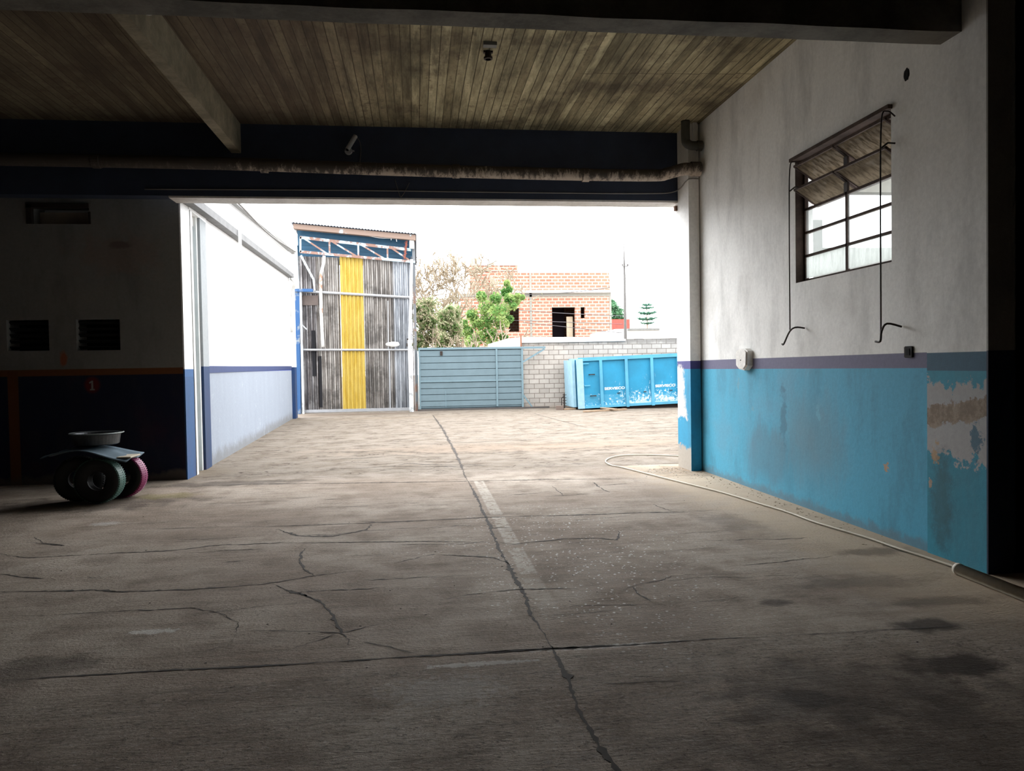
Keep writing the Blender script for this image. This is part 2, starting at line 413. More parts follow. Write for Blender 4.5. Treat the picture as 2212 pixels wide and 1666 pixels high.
def dirty_glass(name, fac, col):
    m = M(name, .15); nt = m.nt; out = nt.nodes['Material Output']
    tr = m.node('ShaderNodeBsdfTransparent'); tr.inputs[0].default_value = (.93, .95, .95, 1)
    tl = m.node('ShaderNodeBsdfTranslucent'); df = m.node('ShaderNodeBsdfDiffuse')
    st = m.noise(9, 5, sy=2.5, sz=.6, rough=.7)
    c = m.mix(m.sm(st, .4, .65) * (.35 if fac < .9 else 1.0), col, tuple(v * .55 for v in col))
    m.put(tl.inputs[0], c); m.put(df.inputs[0], c)
    a = m.node('ShaderNodeAddShader'); mm = m.node('ShaderNodeMixShader'); mm.inputs[0].default_value = .5
    nt.links.new(tl.outputs[0], mm.inputs[1]); nt.links.new(df.outputs[0], mm.inputs[2])
    mx = m.node('ShaderNodeMixShader'); m.put(mx.inputs[0], m.sm(st, .3, .7, fac * (.96 if fac > .9 else .7), min(fac * 1.25, 1)))
    nt.links.new(tr.outputs[0], mx.inputs[1]); nt.links.new(mm.outputs[0], mx.inputs[2])
    nt.links.new(mx.outputs[0], out.inputs[0]); return m.mat
GLASS = dirty_glass('dusty_glass', .10, (.8, .84, .82))
GLASS_LOW = dirty_glass('whitish_dusty_glass', .55, (.72, .75, .72))
GLASS_OLD = dirty_glass('grimy_brown_glass', .97, (.24, .195, .14))

# ------------------------------------------------------------------ setting: floor, ceiling, walls
XR, ZC = 4.04, 4.93
crr = random.Random(5)
def crack_ribbon(bm, pts, w, z=.0022, jit=.25, step=.03, taper=True):
    P = []
    for a, b in zip(pts, pts[1:]):
        n = max(1, int((b - a).length / step))
        for k in range(n): P.append(a.lerp(b, k / n))
    P.append(pts[-1]); N = len(P); L, R_ = [], []; o = 0.0; ph = crr.uniform(0, 6)
    for i, p in enumerate(P):
        d = (P[min(i + 1, N - 1)] - P[max(i - 1, 0)]); d.z = 0; d.normalize(); s = Vector((-d.y, d.x, 0))
        o = o * .86 + crr.gauss(0, 1) * jit * .008 * (1 + w * 20)
        k = (min(1, 4 * min(i, N - 1 - i) / max(N, 1) + .25) if taper else 1)
        k *= .85 + .4 * math.sin(i * step * 5.3 + ph) * math.sin(i * step * 2.1 + ph * 2)
        ww = w * k * (.35 + crr.random() * 1.2) / 2
        if crr.random() < .04: ww *= 1.6
        c = p + s * (o + crr.gauss(0, .12) * w)
        L.append(bm.verts.new((c.x + s.x * ww, c.y + s.y * ww, z))); R_.append(bm.verts.new((c.x - s.x * ww, c.y - s.y * ww, z)))
    for i in range(N - 1):
        f = bm.faces.new((L[i], R_[i], R_[i + 1], L[i + 1])); f.material_index = 1
def g3(l): return [gnd(*p) for p in l]
CR_IN = [
 ([(1008, 1036), (1030, 1075), (1050, 1120), (1075, 1180), (1100, 1225), (1125, 1270), (1150, 1330), (1185, 1385), (1195, 1402)], 0.0300, .16),
 ([(1190, 1398), (1210, 1430), (1235, 1490), (1265, 1560), (1300, 1620), (1335, 1668), (1375, 1750)], 0.0240, .2),
 ([(-160, 1490), (0, 1472), (150, 1462), (350, 1450), (600, 1438), (790, 1426), (1000, 1412), (1190, 1402), (1350, 1394), (1520, 1382), (1700, 1374)], 0.0170, .12),
 ([(900, 1420), (1190, 1402), (1330, 1396)], 0.0220, .15),
 ([(1700, 1374), (1900, 1362), (2100, 1350)], 0.0087, .2),
 ([(500, 1139), (620, 1137), (800, 1130), (980, 1122), (1050, 1118), (1250, 1113), (1450, 1106), (1560, 1102)], 0.0220, .08),
 ([(350, 1054), (560, 1046), (760, 1044), (1010, 1040), (1200, 1036), (1400, 1034)], 0.0300, .08),
 ([(-40, 1278), (150, 1278), (230, 1276), (245, 1281), (330, 1278), (450, 1271), (570, 1263), (680, 1245), (780, 1233)], 0.0188, .45),
 ([(215, 1276), (260, 1280)], 0.0350, .2),
 ([(590, 1262), (650, 1285), (700, 1305), (720, 1330), (725, 1345), (735, 1365), (750, 1395)], 0.0145, .5),
 ([(630, 1276), (690, 1296)], 0.0300, .4),
 ([(660, 1185), (640, 1210), (655, 1230), (685, 1246)], 0.0174, .5),
 ([(-40, 1190), (50, 1205), (130, 1202), (250, 1195), (380, 1188), (480, 1177), (620, 1173), (720, 1172), (900, 1170), (1060, 1171)], 0.0174, .4),
 ([(600, 1143), (640, 1158), (720, 1160), (790, 1145), (800, 1132)], 0.0232, .5),
 ([(1060, 1171), (1110, 1176), (1180, 1168), (1220, 1164), (1300, 1164), (1335, 1168), (1340, 1148)], 0.0188, .4),
 ([(1100, 1222), (1070, 1205), (1000, 1200), (940, 1197), (880, 1210), (850, 1218)], 0.0159, .5),
 ([(950, 1297), (1010, 1285), (1100, 1276), (1210, 1272), (1250, 1272)], 0.0145, .4),
 ([(1180, 1331), (1260, 1324), (1330, 1318)], 0.0116, .4),
 ([(1345, 1275), (1370, 1265), (1450, 1245), (1480, 1243), (1600, 1240)], 0.0101, .5),
 ([(1365, 1268), (1390, 1290), (1412, 1302)], 0.0101, .5),
 ([(0, 1332), (100, 1332), (250, 1322), (410, 1313), (470, 1325), (515, 1345), (505, 1370), (500, 1388)], 0.0087, .5),
 ([(530, 1362), (600, 1365), (720, 1367), (735, 1368), (820, 1348)], 0.0072, .5),
 ([(620, 1405), (700, 1380), (735, 1368)], 0.0072, .5),
 ([(1280, 1042), (1288, 1050), (1318, 1064)], 0.0203, .4),
 ([(1410, 1090), (1430, 1096), (1450, 1104)], 0.0145, .5),
 ([(1190, 1050), (1200, 1056), (1216, 1072)], 0.0145, .4),
 ([(1490, 1303), (1560, 1296), (1640, 1288)], 0.0072, .4),
 ([(75, 1160), (95, 1172), (140, 1180), (60, 1172)], 0.0174, .5),
 ([(0, 1240), (60, 1246), (100, 1250)], 0.0174, .5),
 ([(430, 1090), (560, 1084), (620, 1083)], 0.0130, .5),
 ([(780, 1388), (840, 1400), (895, 1415)], 0.0087, .6),
 ([(1000, 1480), (1050, 1484), (1110, 1480)], 0.0043, .5),
 ([(1290, 1480), (1440, 1474), (1540, 1478)], 0.0043, .5),
]
bm = B(); box(bm, -9, XR + .2, 5.1, 11.36, -.15, 0); box(bm, -9, 10.1, -8, 5.1, -.15, 0)
for p, w, j in CR_IN: crack_ribbon(bm, g3(p), w, jit=j)
rr = random.Random(3)
for i in range(70):
    x0 = rr.uniform(-3.8, 2.9); y0 = rr.uniform(4.3, 9.9); q = [Vector((x0, y0, 0))]
    for k in range(rr.randint(1, 3)): q.append(q[-1] + Vector((rr.uniform(.1, .4), rr.uniform(-.07, .07), 0)))
    crack_ribbon(bm, q, rr.uniform(.005, .011), jit=.6)
KEEP.append(1)
fl = struct('floor', bm, [FLOOR, CRACK])
bm = B(); box(bm, -60, 80, 11.36, 150, -.15, 0)
crack_ribbon(bm, g3([(1008, 1036), (985, 980), (955, 925), (935, 897)]), .05, jit=.12)
crack_ribbon(bm, g3([(1270, 925), (1150, 893)]), .03, jit=.2)
for i in range(42):
    x0 = rr.uniform(-2.5, 6.5); y0 = rr.uniform(11.8, 24); q = [Vector((x0, y0, 0))]
    for k in range(rr.randint(2, 5)): q.append(q[-1] + Vector((rr.uniform(.15, .6), rr.uniform(-.25, .25), 0)))
    crack_ribbon(bm, q, rr.uniform(.012, .035), jit=.5)
KEEP.append(1)
struct('floor_yard', bm, [YARD, CRACK])

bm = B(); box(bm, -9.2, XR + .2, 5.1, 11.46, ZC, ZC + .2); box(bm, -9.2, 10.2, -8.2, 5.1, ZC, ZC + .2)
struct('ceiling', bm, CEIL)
WIN = (6.13, 7.80, 2.38, 3.68)
bm = B(); holed(bm, 5.66, 11.36, 0, ZC, [(WIN[0], WIN[1], WIN[2], WIN[3])], lambda a, b, c, d: box(bm, XR, XR + .2, a, b, c, d))
# round hole high on the wall
struct('wall_right', bm, WALL_R)
bm = B(); box(bm, XR - .012, XR + .2, 5.016, 5.66, 0, ZC); struct('wall_right_pilaster', bm, PILASTER)
bm = B(); box(bm, XR - .012, 10, 5.0, 5.016, 0, ZC); box(bm, XR + .2, 10, 5.0, 5.2, 0, ZC); struct('wall_return', bm, DARKW)
bm = B(); box(bm, 10, 10.2, -8, 5.2, 0, ZC); struct('wall_far_right', bm, DARKW)
bm = B(); box(bm, -9, 10.2, -8.2, -8, 0, ZC); struct('wall_back', bm, DARKW)
bm = B(); box(bm, -9.2, -9, -8.2, 11.87, 0, ZC); struct('wall_left', bm, DARKW)
# wall left of the doorway: dark inner face, its end is the bright reveal
VH = [(-5.63, -5.08, 1.87, 2.30), (-4.72, -4.14, 1.865, 2.30), (-5.26, -4.50, 3.63, 3.90)]
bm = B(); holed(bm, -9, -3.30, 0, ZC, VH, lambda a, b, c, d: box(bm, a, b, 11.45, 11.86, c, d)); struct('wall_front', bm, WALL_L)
bm = B(); box(bm, -9.2, -3.8, 11.95, 12.05, 0, ZC + .2); struct('wall_vent_backing', bm, DARKW)  # unseen wall added behind the vents to block outside light
bm = B(); box(bm, -3.30, -3.28, 11.45, 11.88, 0, 4.0); struct('trim_1', bm, JAMB)

# right pillar
bm = B(); box(bm, 3.87, 4.022, 10.55, 11.10, 0, ZC); struct('pillar', bm, PILLAR)
# header beam over the doorway
bm = B(); box(bm, -9, XR - .002, 11.0, 11.24, 3.94, ZC); struct('trim_2', bm, NAVY)
bm = B(); box(bm, -3.30, XR - .002, 11.004, 11.36, 3.915, 3.94)
struct('trim_3', bm, SOFFIT)
# cross beam and long beam
bm = B()
def wavy_beam(bm, x0, x1, y0, y1, z0, z1, n=120, amp=.003):
    for i in range(n):
        a, b = x0 + (x1 - x0) * i / n, x0 + (x1 - x0) * (i + 1) / n
        da, db = [amp * math.sin(t * 3.1) + amp * .7 * math.sin(t * 7.7 + 1) for t in (a, b)]
        vs = [bm.verts.new(p) for p in ((a, y0, z0 + da), (a, y1, z0 + da * .5), (a, y1, z1), (a, y0, z1), (b, y0, z0 + db), (b, y1, z0 + db * .5), (b, y1, z1), (b, y0, z1))]
        for q in ((0, 1, 5, 4), (1, 2, 6, 5), (3, 0, 4, 7)): bm.faces.new([vs[k] for k in q])
    bmesh.ops.remove_doubles(bm, verts=bm.verts, dist=1e-5)
wavy_beam(bm, -9, XR - .013, 5.26, 5.49, 3.95, ZC); struct('trim_4', bm, CONCD)
bm = B(); box(bm, -2.46, -2.33, 5.49, 11.0, 4.53, ZC); struct('trim_5', bm, CONCB)

# ------------------------------------------------------------------ window in the right wall
wf = thing('window_1', 'steel factory window', 'window', (XR, 6.96, WIN[2]))
del wf['label'], wf['category']; wf['kind'] = 'structure'
XF = 4.13; y0, y1, z0, z1 = WIN
bm = B()
t = .035
for a in ((y0, y0 + t), (y1 - t, y1)): box(bm, XF, XF + .04, a[0], a[1], z0, z1)
for a in ((z0, z0 + t), (z1 - t, z1)): box(bm, XF - .001, XF + .041, y0, y1, a[0], a[1])
ym = 6.98; box(bm, XF, XF + .03, ym - .013, ym + .013, z0, z1)
rows = [z0 + t + (z1 - z0 - 2 * t) * k / 5 for k in range(6)]
for k in (1, 2, 3): box(bm, XF, XF + .03, y0, y1, rows[k] - .013, rows[k] + .013)
finish('window_frame', bm, RUST, wf)
bm = B(); box(bm, XR + .001, XF, y1 - .008, y1, z0, z1); box(bm, XR + .001, XF, y0, y1, z0, z0 + .006); box(bm, XR + .001, XF, y0, y1, z1 - .006, z1); finish('window_lining', bm, RUST, wf)
bm = B(); bar(bm, (XR - .02, y0 - .02, z1 + .01), (XR - .02, y1 + .05, z1 + .01), .045, .035); finish('lintel_angle', bm, RUST, wf)
for k in range(3):
    for a, b in ((y0 + t, ym - .013), (ym + .013, y1 - t)):
        bm = B(); box(bm, XF + .012, XF + .016, a, b, rows[k] + .013, rows[k + 1] - .013)
        finish('window_pane', bm, GLASS_LOW if k == 0 else GLASS, wf)
for k in (3, 4):     # two tiers of tilted sashes, top edge leaning into the room
    zc = (rows[k] + rows[k + 1]) / 2; hh = .135
    ti, tz = .115, .085
    for a, b in ((y0 + t, ym - .015), (ym + .015, y1 - t)):
        A = Vector((XF - ti, 0, zc + tz)); C = Vector((XF + ti + .03, 0, zc - tz))
        bm = B()
        for yy in (a + .01, b - .01): bar(bm, (A.x, yy, A.z), (C.x, yy, C.z), .02, .025)
        bar(bm, (A.x, a, A.z), (A.x, b, A.z), .022, .022); bar(bm, (C.x, a, C.z), (C.x, b, C.z), .022, .022)
        s = finish('sash', bm, RUST, wf)
        bm = B(); n = Vector((C.z - A.z, 0, -(C.x - A.x))).normalized() * .004
        prism(bm, [(A.x, a + .02, A.z), (A.x, b - .02, A.z), (C.x, b - .02, C.z), (C.x, a + .02, C.z)], n)
        finish('pane', bm, GLASS_OLD, s)
    bm = B(); bar(bm, (XF - ti, ym, zc + tz), (XF + .02, ym, zc - .03), .03, .012); box(bm, XF - .004, XF + .01, ym - .03, ym + .03, zc - .11, zc - .02)
    finish('pivot_bracket', bm, DARKROD, wf)
def rod(yy, top, z_lev, zbot, foot):
    bm = B()
    X = 3.92
    tube(bm, smoothpath([(XF - .1, yy, z1 - .09), (X + .04, yy + .0, z1 - .05), (X, yy + .02, z1 - .13), (X - .005, yy + .03, 2.9), (X, yy + .04, zbot + .12), (X, yy + .045, zbot)], 5), .0065, 8)
    r = finish('control_rod', bm, DARKROD, wf, smooth=True)
    bm = B(); tube(bm, [(X, yy + .02, z_lev), (X + .05, yy + .01, z_lev + .04), (XF - .1, yy, z_lev + .035)], .008, 8); finish('sash_link', bm, DARKROD, wf)
    bm = B(); tube(bm, smoothpath(foot, 4), .009, 8); h = finish('handle', bm, DARKROD, wf, smooth=True)
rod(7.66, 0, 3.33, 1.86, [(3.92, 7.88, 1.735), (3.92, 7.84, 1.735), (3.92, 7.71, 1.86), (3.94, 7.62, 1.90), (4.03, 7.60, 1.89)])
rod(6.06, 0, 3.33, 1.72, [(3.92, 6.18, 1.705), (3.92, 6.11, 1.705), (3.92, 6.09, 1.79), (3.93, 6.03, 1.85), (4.03, 5.98, 1.82)])

# dark openings in the front wall
for i, (a, b, c, d) in enumerate(VH[:2]):
    bm = B(); box(bm, a, b, 11.80, 11.86, c, d); w = struct('window_%d' % (i + 2), bm, BLACKM)
    bm = B()
    for k in range(5):
        zz = c + (d - c) * (k + .5) / 5; bar(bm, (a, 11.55, zz), (b, 11.55, zz), .06, .012, (0, .6, .8))
    finish('louvre_slat', bm, BLACKM, w)
a, b, c, d = VH[2]
bm = B(); box(bm, a + .02, b - .02, 11.66, 11.68, c + .02, d - .07); w = struct('window_4', bm, plain('dusty_vent_panel', (.42, .36, .30), .6))
bm = B(); box(bm, a - .06, b, 11.43, 11.5, d - .05, d + .02); box(bm, a - .06, a + .01, 11.43, 11.5, c, d); box(bm, b - .01, b + .02, 11.43, 11.5, c, d - .1)
finish('window_frame', bm, plain('dark_vent_frame', (.03, .022, .02), .7), w)
# painted numeral on the round red patch of the front wall
def text_mesh(name, body, size, M4, mat, parent, ext=.002, off=0.0, sx=1.0):
    cu = bpy.data.curves.new(name, 'FONT'); cu.body = body; cu.size = size; cu.extrude = ext; cu.offset = off; cu.align_x = 'LEFT'
    ob = bpy.data.objects.new(name, cu); COL.objects.link(ob)
    dg = bpy.context.evaluated_depsgraph_get(); me = bpy.data.meshes.new_from_object(ob.evaluated_get(dg)); bpy.data.objects.remove(ob)
    bm = B(); bm.from_mesh(me); bpy.data.meshes.remove(me)
    bmesh.ops.transform(bm, matrix=M4 @ Matrix.Diagonal((sx, 1, 1, 1)), verts=bm.verts); KEEP.append(1)
    return finish(name, bm, mat, parent)
RX = Matrix.Rotation(math.pi / 2, 4, 'X')
WHITEP = plain('white_lettering', (.72, .75, .76), .6, var=.2, scale=30)
wfront = bpy.data.objects['wall_front']
bm = B(); nx, nz = -4.53, 1.315
prism(bm, [(nx - .012, 11.447, nz), (nx + .012, 11.447, nz), (nx + .012, 11.447, nz + .125), (nx - .006, 11.447, nz + .125), (nx - .042, 11.447, nz + .100), (nx - .036, 11.447, nz + .082), (nx - .012, 11.447, nz + .096)], (0, .003, 0))
prism(bm, [(nx - .032, 11.4465, nz - .012), (nx + .032, 11.4465, nz - .012), (nx + .032, 11.4465, nz + .008), (nx - .032, 11.4465, nz + .008)], (0, .003, 0))
finish('painted_numeral', bm, plain('faded_numeral_paint', (.24, .23, .22), .8), wfront)

# ------------------------------------------------------------------ courtyard: building on the left
LA, LB = Vector((-3.34, 12.93, 0)), Vector((-3.89, 24.75, 0)); LD = (LB - LA).normalized(); LN = Vector((LD.y, -LD.x, 0))
if LN.x < 0: LN = -LN
def lwall(bm, s0, s1, d0, d1, z0, z1, z0b=None, z1b=None):
    """block along the courtyard wall: s from LA, d outwards; z may differ at far end"""
    z0b = z0 if z0b is None else z0b; z1b = z1 if z1b is None else z1b
    P = lambda s, d, z: LA + LD * s + LN * d + Vector((0, 0, z))
    vs = [bm.verts.new(p) for p in (P(s0, d0, z0), P(s1, d0, z0b), P(s1, d1, z0b), P(s0, d1, z0), P(s0, d0, z1), P(s1, d0, z1b), P(s1, d1, z1b), P(s0, d1, z1))]
    for q in ((0, 1, 2, 3), (4, 7, 6, 5), (0, 4, 5, 1), (1, 5, 6, 2), (2, 6, 7, 3), (3, 7, 4, 0)): bm.faces.new([vs[i] for i in q])
LL = (LB - LA).length
bm = B(); lwall(bm, 0, LL, -.25, 0, 0, 4.75, None, 5.25); struct('wall_courtyard', bm, OUTL)
bm = B(); lwall(bm, .02, LL, .0, .012, 1.515, 1.625, 1.545, 1.655); struct('trim_6', bm, plain('blue_stripe_paint', (.022, .038, .12), .6, var=.15))
# near corner: grey pier, blue below, and recessed door leaf
bm = B(); lwall(bm, -.42, .0, -.45, .02, 0, 3.93); struct('wall_courtyard_pier', bm, GREYP)
bm = B(); lwall(bm, -1.1, .05, -.45, .02, 3.93, 4.75); struct('wall_courtyard_lintel', bm, OUTL)
dr = thing('door_1', 'x', 'door', LA + LD * -.75 + LN * -.1); del dr['label'], dr['category']; dr['kind'] = 'structure'
DW = plain('white_door_frame_paint', (.72, .72, .70), .5, var=.12); DG = plain('pale_blue_door_leaf', (.33, .42, .46), .4, var=.15)
bm = B(); lwall(bm, -1.03, -.92, -.2, .02, 0, 3.93); lwall(bm, -.50, -.42, -.16, -.02, 0, 3.93); lwall(bm, -.92, -.5, -.15, -.06, 3.78, 3.93); finish('door_frame', bm, DW, dr)
bm = B(); lwall(bm, -.92, -.50, -.13, -.09, 0.02, 3.78); finish('door_leaf', bm, DG, dr)
# eave over the courtyard wall and roof edge gutter above
bm = B(); lwall(bm, -1.55, LL, .0, .15, 3.95, 4.07, 4.40, 4.53); struct('trim_7', bm, plain('eave_plaster', (.19, .19, .19), .8, var=.3, scale=4))
bm = B()
g0 = LA + LD * -.5 + LN * .08 + Vector((0, 0, 4.60)); g1 = LA + LD * (LL + .4) + LN * .1 + Vector((0, 0, 5.24))
bar(bm, g0, g1, .10, .08)
gt = finish('roof_gutter', bm, plain('weathered_gutter_zinc', (.20, .195, .18), .5, .3)); tag(gt, 'grey metal gutter along the roof edge of the white courtyard building', 'gutter')
bm = B()
tube(bm, smoothpath([LA + LD * (LL * f) + LN * (.2 + .02 * math.sin(f * 9)) + Vector((0, 0, 4.60 + .62 * f - .12 * math.sin(f * math.pi))) for f in (.05, .2, .35, .5, .65, .8, .95, 1.0)], 4), .018, 6)
cb = finish('sagging_cable', bm, plain('grey_cable', (.18, .17, .16), .7), smooth=True); tag(cb, 'loose grey cable sagging below the courtyard roof gutter', 'cable')
bm = B(); bar(bm, LA + LD * 2.1 + LN * .19 + Vector((0, 0, 4.2)), LA + LD * 2.1 + LN * .19 + Vector((0, 0, 3.85)), .05)
ds = finish('overflow_spout', bm, DW); tag(ds, 'short white overflow spout on the courtyard building eave', 'spout')
# far corner pier, blue
bm = B(); lwall(bm, LL, LL + .55, -.3, .10, 0, 4.2); struct('wall_courtyard_end', bm, OUTD)
# conduit bundle at the end of the white wall
for k, off in enumerate((0, .1)):
    bm = B(); b0 = LA + LD * (LL - .15 - off) + LN * .06
    tube(bm, smoothpath([b0 + Vector((0, 0, 4.35)), b0 + LN * .12 + LD * -.1 + Vector((0, 0, 4.2)), b0 + LN * .05 + Vector((0, 0, 3.9)), b0 + Vector((0, 0, 3.2 - k * .5))], 5), .035, 8)
    c_ = finish('wall_conduit', bm, plain('pale_conduit_%s' % 'ab'[k], (.5, .49, .46), .6), smooth=True)
    tag(c_, ('short pale conduit stub bent over the far end of the white wall', 'longer pale conduit bent over the far end of the white wall')[k], 'pipe', 'pale conduits at the end of the courtyard wall')

# ------------------------------------------------------------------ pipes and fittings inside
def pipe_mat(name, top, low):
    m = M(name, .75); x, y, z = m.pos(); a = m.noise(6, 6, sx=2.2, sz=.8, rough=.8); b = m.noise(1.2, 4)
    c = m.mix(m.sm(a + b * .4 - (z - 4.27) * 1.6, .68, .86) * m.sm(x, -3.5, -1.6, .12, 1.0), top, low); m.bump(a, .4, .01)
    return m.col(c)
PIPE = pipe_mat('sooty_flaking_pipe', (.07, .058, .05), (.42, .35, .29))
bm = B(); pp = [(-8.9, 10.84, 4.37), (-4.5, 10.84, 4.355), (-2.4, 10.84, 4.34), (-.26, 10.84, 4.295), (2.0, 10.84, 4.265), (3.5, 10.84, 4.262)]
pp = pp[:-1] + [(3.4, 10.83, 4.262), (3.62, 10.70, 4.262), (3.75, 10.47, 4.262), (3.86, 10.44, 4.262), (4.0, 10.44, 4.262)]
tube(bm, smoothpath(pp, 6), .085, 18)
pipe = finish('drain_pipe', bm, PIPE, smooth=True); tag(pipe, 'long sooty drain pipe running along the beam above the doorway', 'pipe')
for xx in (-4.2, -2.05, .55, 2.4):
    zz = 4.37 - (xx + 8.9) * .0085 if xx < 2 else 4.262
    bm = B(); lathe(bm, [(.087, 0), (.096, .005), (.096, .10), (.087, .105)], (xx, 10.84, 4.355 - max(0, (xx + 4.5)) * .0143), 18, (1, 0, 0)); finish('pipe_collar', bm, PIPE, pipe, smooth=False)
bm = B(); lathe(bm, [(.087, 0), (.10, .004), (.10, .14), (.09, .145), (.0, .146)], (3.86, 10.44, 4.262), 18, (1, 0, 0)); finish('pipe_collar', bm, PIPE, pipe)
DP = plain('dark_downpipe', (.06, .06, .05), .6, var=.4, scale=12)
bm = B(); tube(bm, smoothpath([(3.80, 10.45, ZC), (3.80, 10.45, 4.68), (3.815, 10.44, 4.62), (3.86, 10.42, 4.585), (3.93, 10.42, 4.58), (4.02, 10.42, 4.58)], 6), .062, 16)
dp = finish('downpipe_elbow', bm, DP, smooth=True); tag(dp, 'dark downpipe bending from the ceiling into the right wall corner', 'pipe')
bm = B(); lathe(bm, [(.062, 0), (.072, .003), (.072, .07), (.0, .071)], (3.95, 10.42, 4.58), 16, (1, 0, 0)); finish('elbow_socket', bm, DP, dp)
bm = B(); box(bm, 3.93, 3.99, 10.50, 10.55, 4.60, ZC); vb = finish('white_duct', bm, DW); tag(vb, 'short white duct on the pillar top beside the dark elbow pipe', 'duct')
# hose / cable looped round the pillar and along the beam
CAB = plain('thin_cable', (.12, .11, .10), .7)
bm = B(); tube(bm, smoothpath([(-3.6, 10.985, 4.02), (-1, 10.985, 4.035), (1.5, 10.985, 4.03), (3.3, 10.985, 4.035), (3.80, 10.95, 4.06), (3.855, 10.6, 4.13), (3.89, 10.535, 4.15), (4.01, 10.53, 4.15)], 6), .008, 6)
o = finish('beam_cable', bm, plain('grey_beam_cable', (.22, .21, .2), .7), smooth=True); tag(o, 'thin cable running along the doorway beam and round the pillar', 'cable')
bm = B(); tube(bm, smoothpath([(-.25, 10.99, 4.2), (-.2, 10.985, 4.02), (-.17, 10.98, 3.95), (-.1, 10.985, 4.05), (-.05, 10.985, 4.15)], 5), .005, 5)
o = finish('loose_wire', bm, CAB, smooth=True); tag(o, 'loose wire loop dangling under the drain pipe at the beam', 'wire')
bm = B(); box(bm, 3.835, 3.87, 11.02, 11.09, 3.80, 3.87); o = finish('door_stop_block', bm, plain('rusty_brown_block', (.22, .13, .09), .8)); tag(o, 'small brown block fixed high on the pillar reveal', 'block')
# camera on the beam
cc = thing('security_camera', 'white bullet security camera on the dark beam over the doorway', 'camera', (-.86, 10.98, 4.56))
CW = plain('off_white_housing', (.42, .42, .42), .5)
bm = B(); lathe(bm, [(.0, 0), (.05, 0), (.055, .01), (.045, .03), (.0, .032)], (-.88, 11.0, 4.58), 16, (0, -1, 0)); finish('base', bm, CW, cc)
bm = B(); bar(bm, (-.93, 10.96, 4.575), (-.80, 10.96, 4.575), .03, .015); tube(bm, [(-.88, 10.97, 4.58), (-.85, 10.90, 4.62), (-.84, 10.88, 4.64)], .010, 8); finish('bracket', bm, CW, cc)
bm = B(); A = Vector((-.885, 10.84, 4.56)); Bq = Vector((-.775, 10.92, 4.77)); ax = Bq - A
lathe(bm, [(.0, 0), (.026, 0), (.032, .01), (.032, ax.length), (.0, ax.length)], A, 16, ax); finish('body', bm, CW, cc)
bm = B(); lathe(bm, [(.0, -.012), (.02, -.011), (.022, 0)], A, 14, ax); finish('lens', bm, BLACKM, cc)
bm = B(); tube(bm, smoothpath([Bq, (-.72, 10.95, 4.70), (-.71, 10.98, 4.58), (-.74, 10.985, 4.35)], 5), .005, 6); finish('lead', bm, CAB, cc, smooth=True)
# ceiling fitting and round lamp
cl = thing('ceiling_lamp_holder', 'small dark lamp holder on the board-marked ceiling', 'lamp holder', (.83, 8.25, ZC))
bm = B(); box(bm, .76, .90, 8.05, 8.13, ZC - .035, ZC); finish('plate', bm, plain('grey_plate', (.16, .16, .15), .6), cl)
bm = B(); lathe(bm, [(.0, 0), (.035, 0), (.035, .06), (.048, .065), (.048, .085), (.03, .09)], (.83, 8.30, ZC), 16, (0, 0, -1)); finish('socket', bm, DARKROD, cl)
bm = B(); box(bm, .78, .88, 8.28, 8.32, ZC - .02, ZC); finish('bracket', bm, DARKROD, cl)
rl = thing('round_bulkhead_lamp', 'round white bulkhead lamp on the cross beam beside the long beam', 'lamp', (-1.78, 5.52, 4.0))
bm = B(); lathe(bm, [(.0, 0), (.07, 0), (.075, .02), (.07, .035)], (-1.76, 5.49, 4.04), 24, (0, 1, 0)); finish('base', bm, CW, rl)
bm = B(); lathe(bm, [(.066, .03), (.062, .07), (.045, .10), (.02, .115), (.0, .118)], (-1.76, 5.49, 4.04), 24, (0, 1, 0)); finish('globe', bm, plain('milky_globe', (.6, .6, .57), .3), rl, smooth=True)
# small wall fittings, right wall
jb = thing('junction_box', 'crumpled white plastic junction cover on the right wall stripe', 'junction box', (XR - .04, 9.04, 1.5))
bm = B(); P = [(9.12, 1.46), (9.19, 1.50), (9.19, 1.68), (9.12, 1.71), (8.94, 1.71), (8.87, 1.68), (8.88, 1.50), (8.97, 1.445)]
prism(bm, [(XR, y, z) for y, z in P], (-.085, 0, 0)); bmesh.ops.bevel(bm, geom=[e for e in bm.edges if all(abs(v.co.x - (XR - .085)) < .001 for v in e.verts)], offset=.018, segments=2, affect='EDGES')
finish('cover', bm, plain('dirty_white_plastic', (.78, .76, .72), .5, var=.3, scale=25), jb)
bm = B(); lathe(bm, [(.0, 0), (.007, 0), (.007, .006), (0, .007)], (XR - .085, 9.03, 1.57), 10, (-1, 0, 0)); finish('screw', bm, DARKROD, jb)
bm = B(); box(bm, XR - .015, XR, 5.84, 5.95, 1.56, 1.655); bmesh.ops.bevel(bm, geom=bm.edges[:], offset=.006, segments=2, affect='EDGES')
sk = finish('open_socket_box', bm, plain('black_socket_rim', (.02, .018, .016), .8)); tag(sk, 'small black open socket box by the pilaster, right wall', 'socket box')
bm = B(); box(bm, XR - .019, XR - .014, 5.87, 5.92, 1.58, 1.635); finish('socket_cavity', bm, BLACKM, sk)
bm = B(); lathe(bm, [(.0, .004), (.02, .006), (.03, .004), (.04, .0)], (XR, 5.92, 3.885), 18, (-1, 0, 0))
for v in bm.verts: v.co.z = 3.885 + (v.co.z - 3.885) * 1.3 + .006 * math.sin(v.co.y * 300)
o = finish('wall_hole_rim', bm, BLACKM); tag(o, 'dark round hole broken in the wall above the window', 'hole')

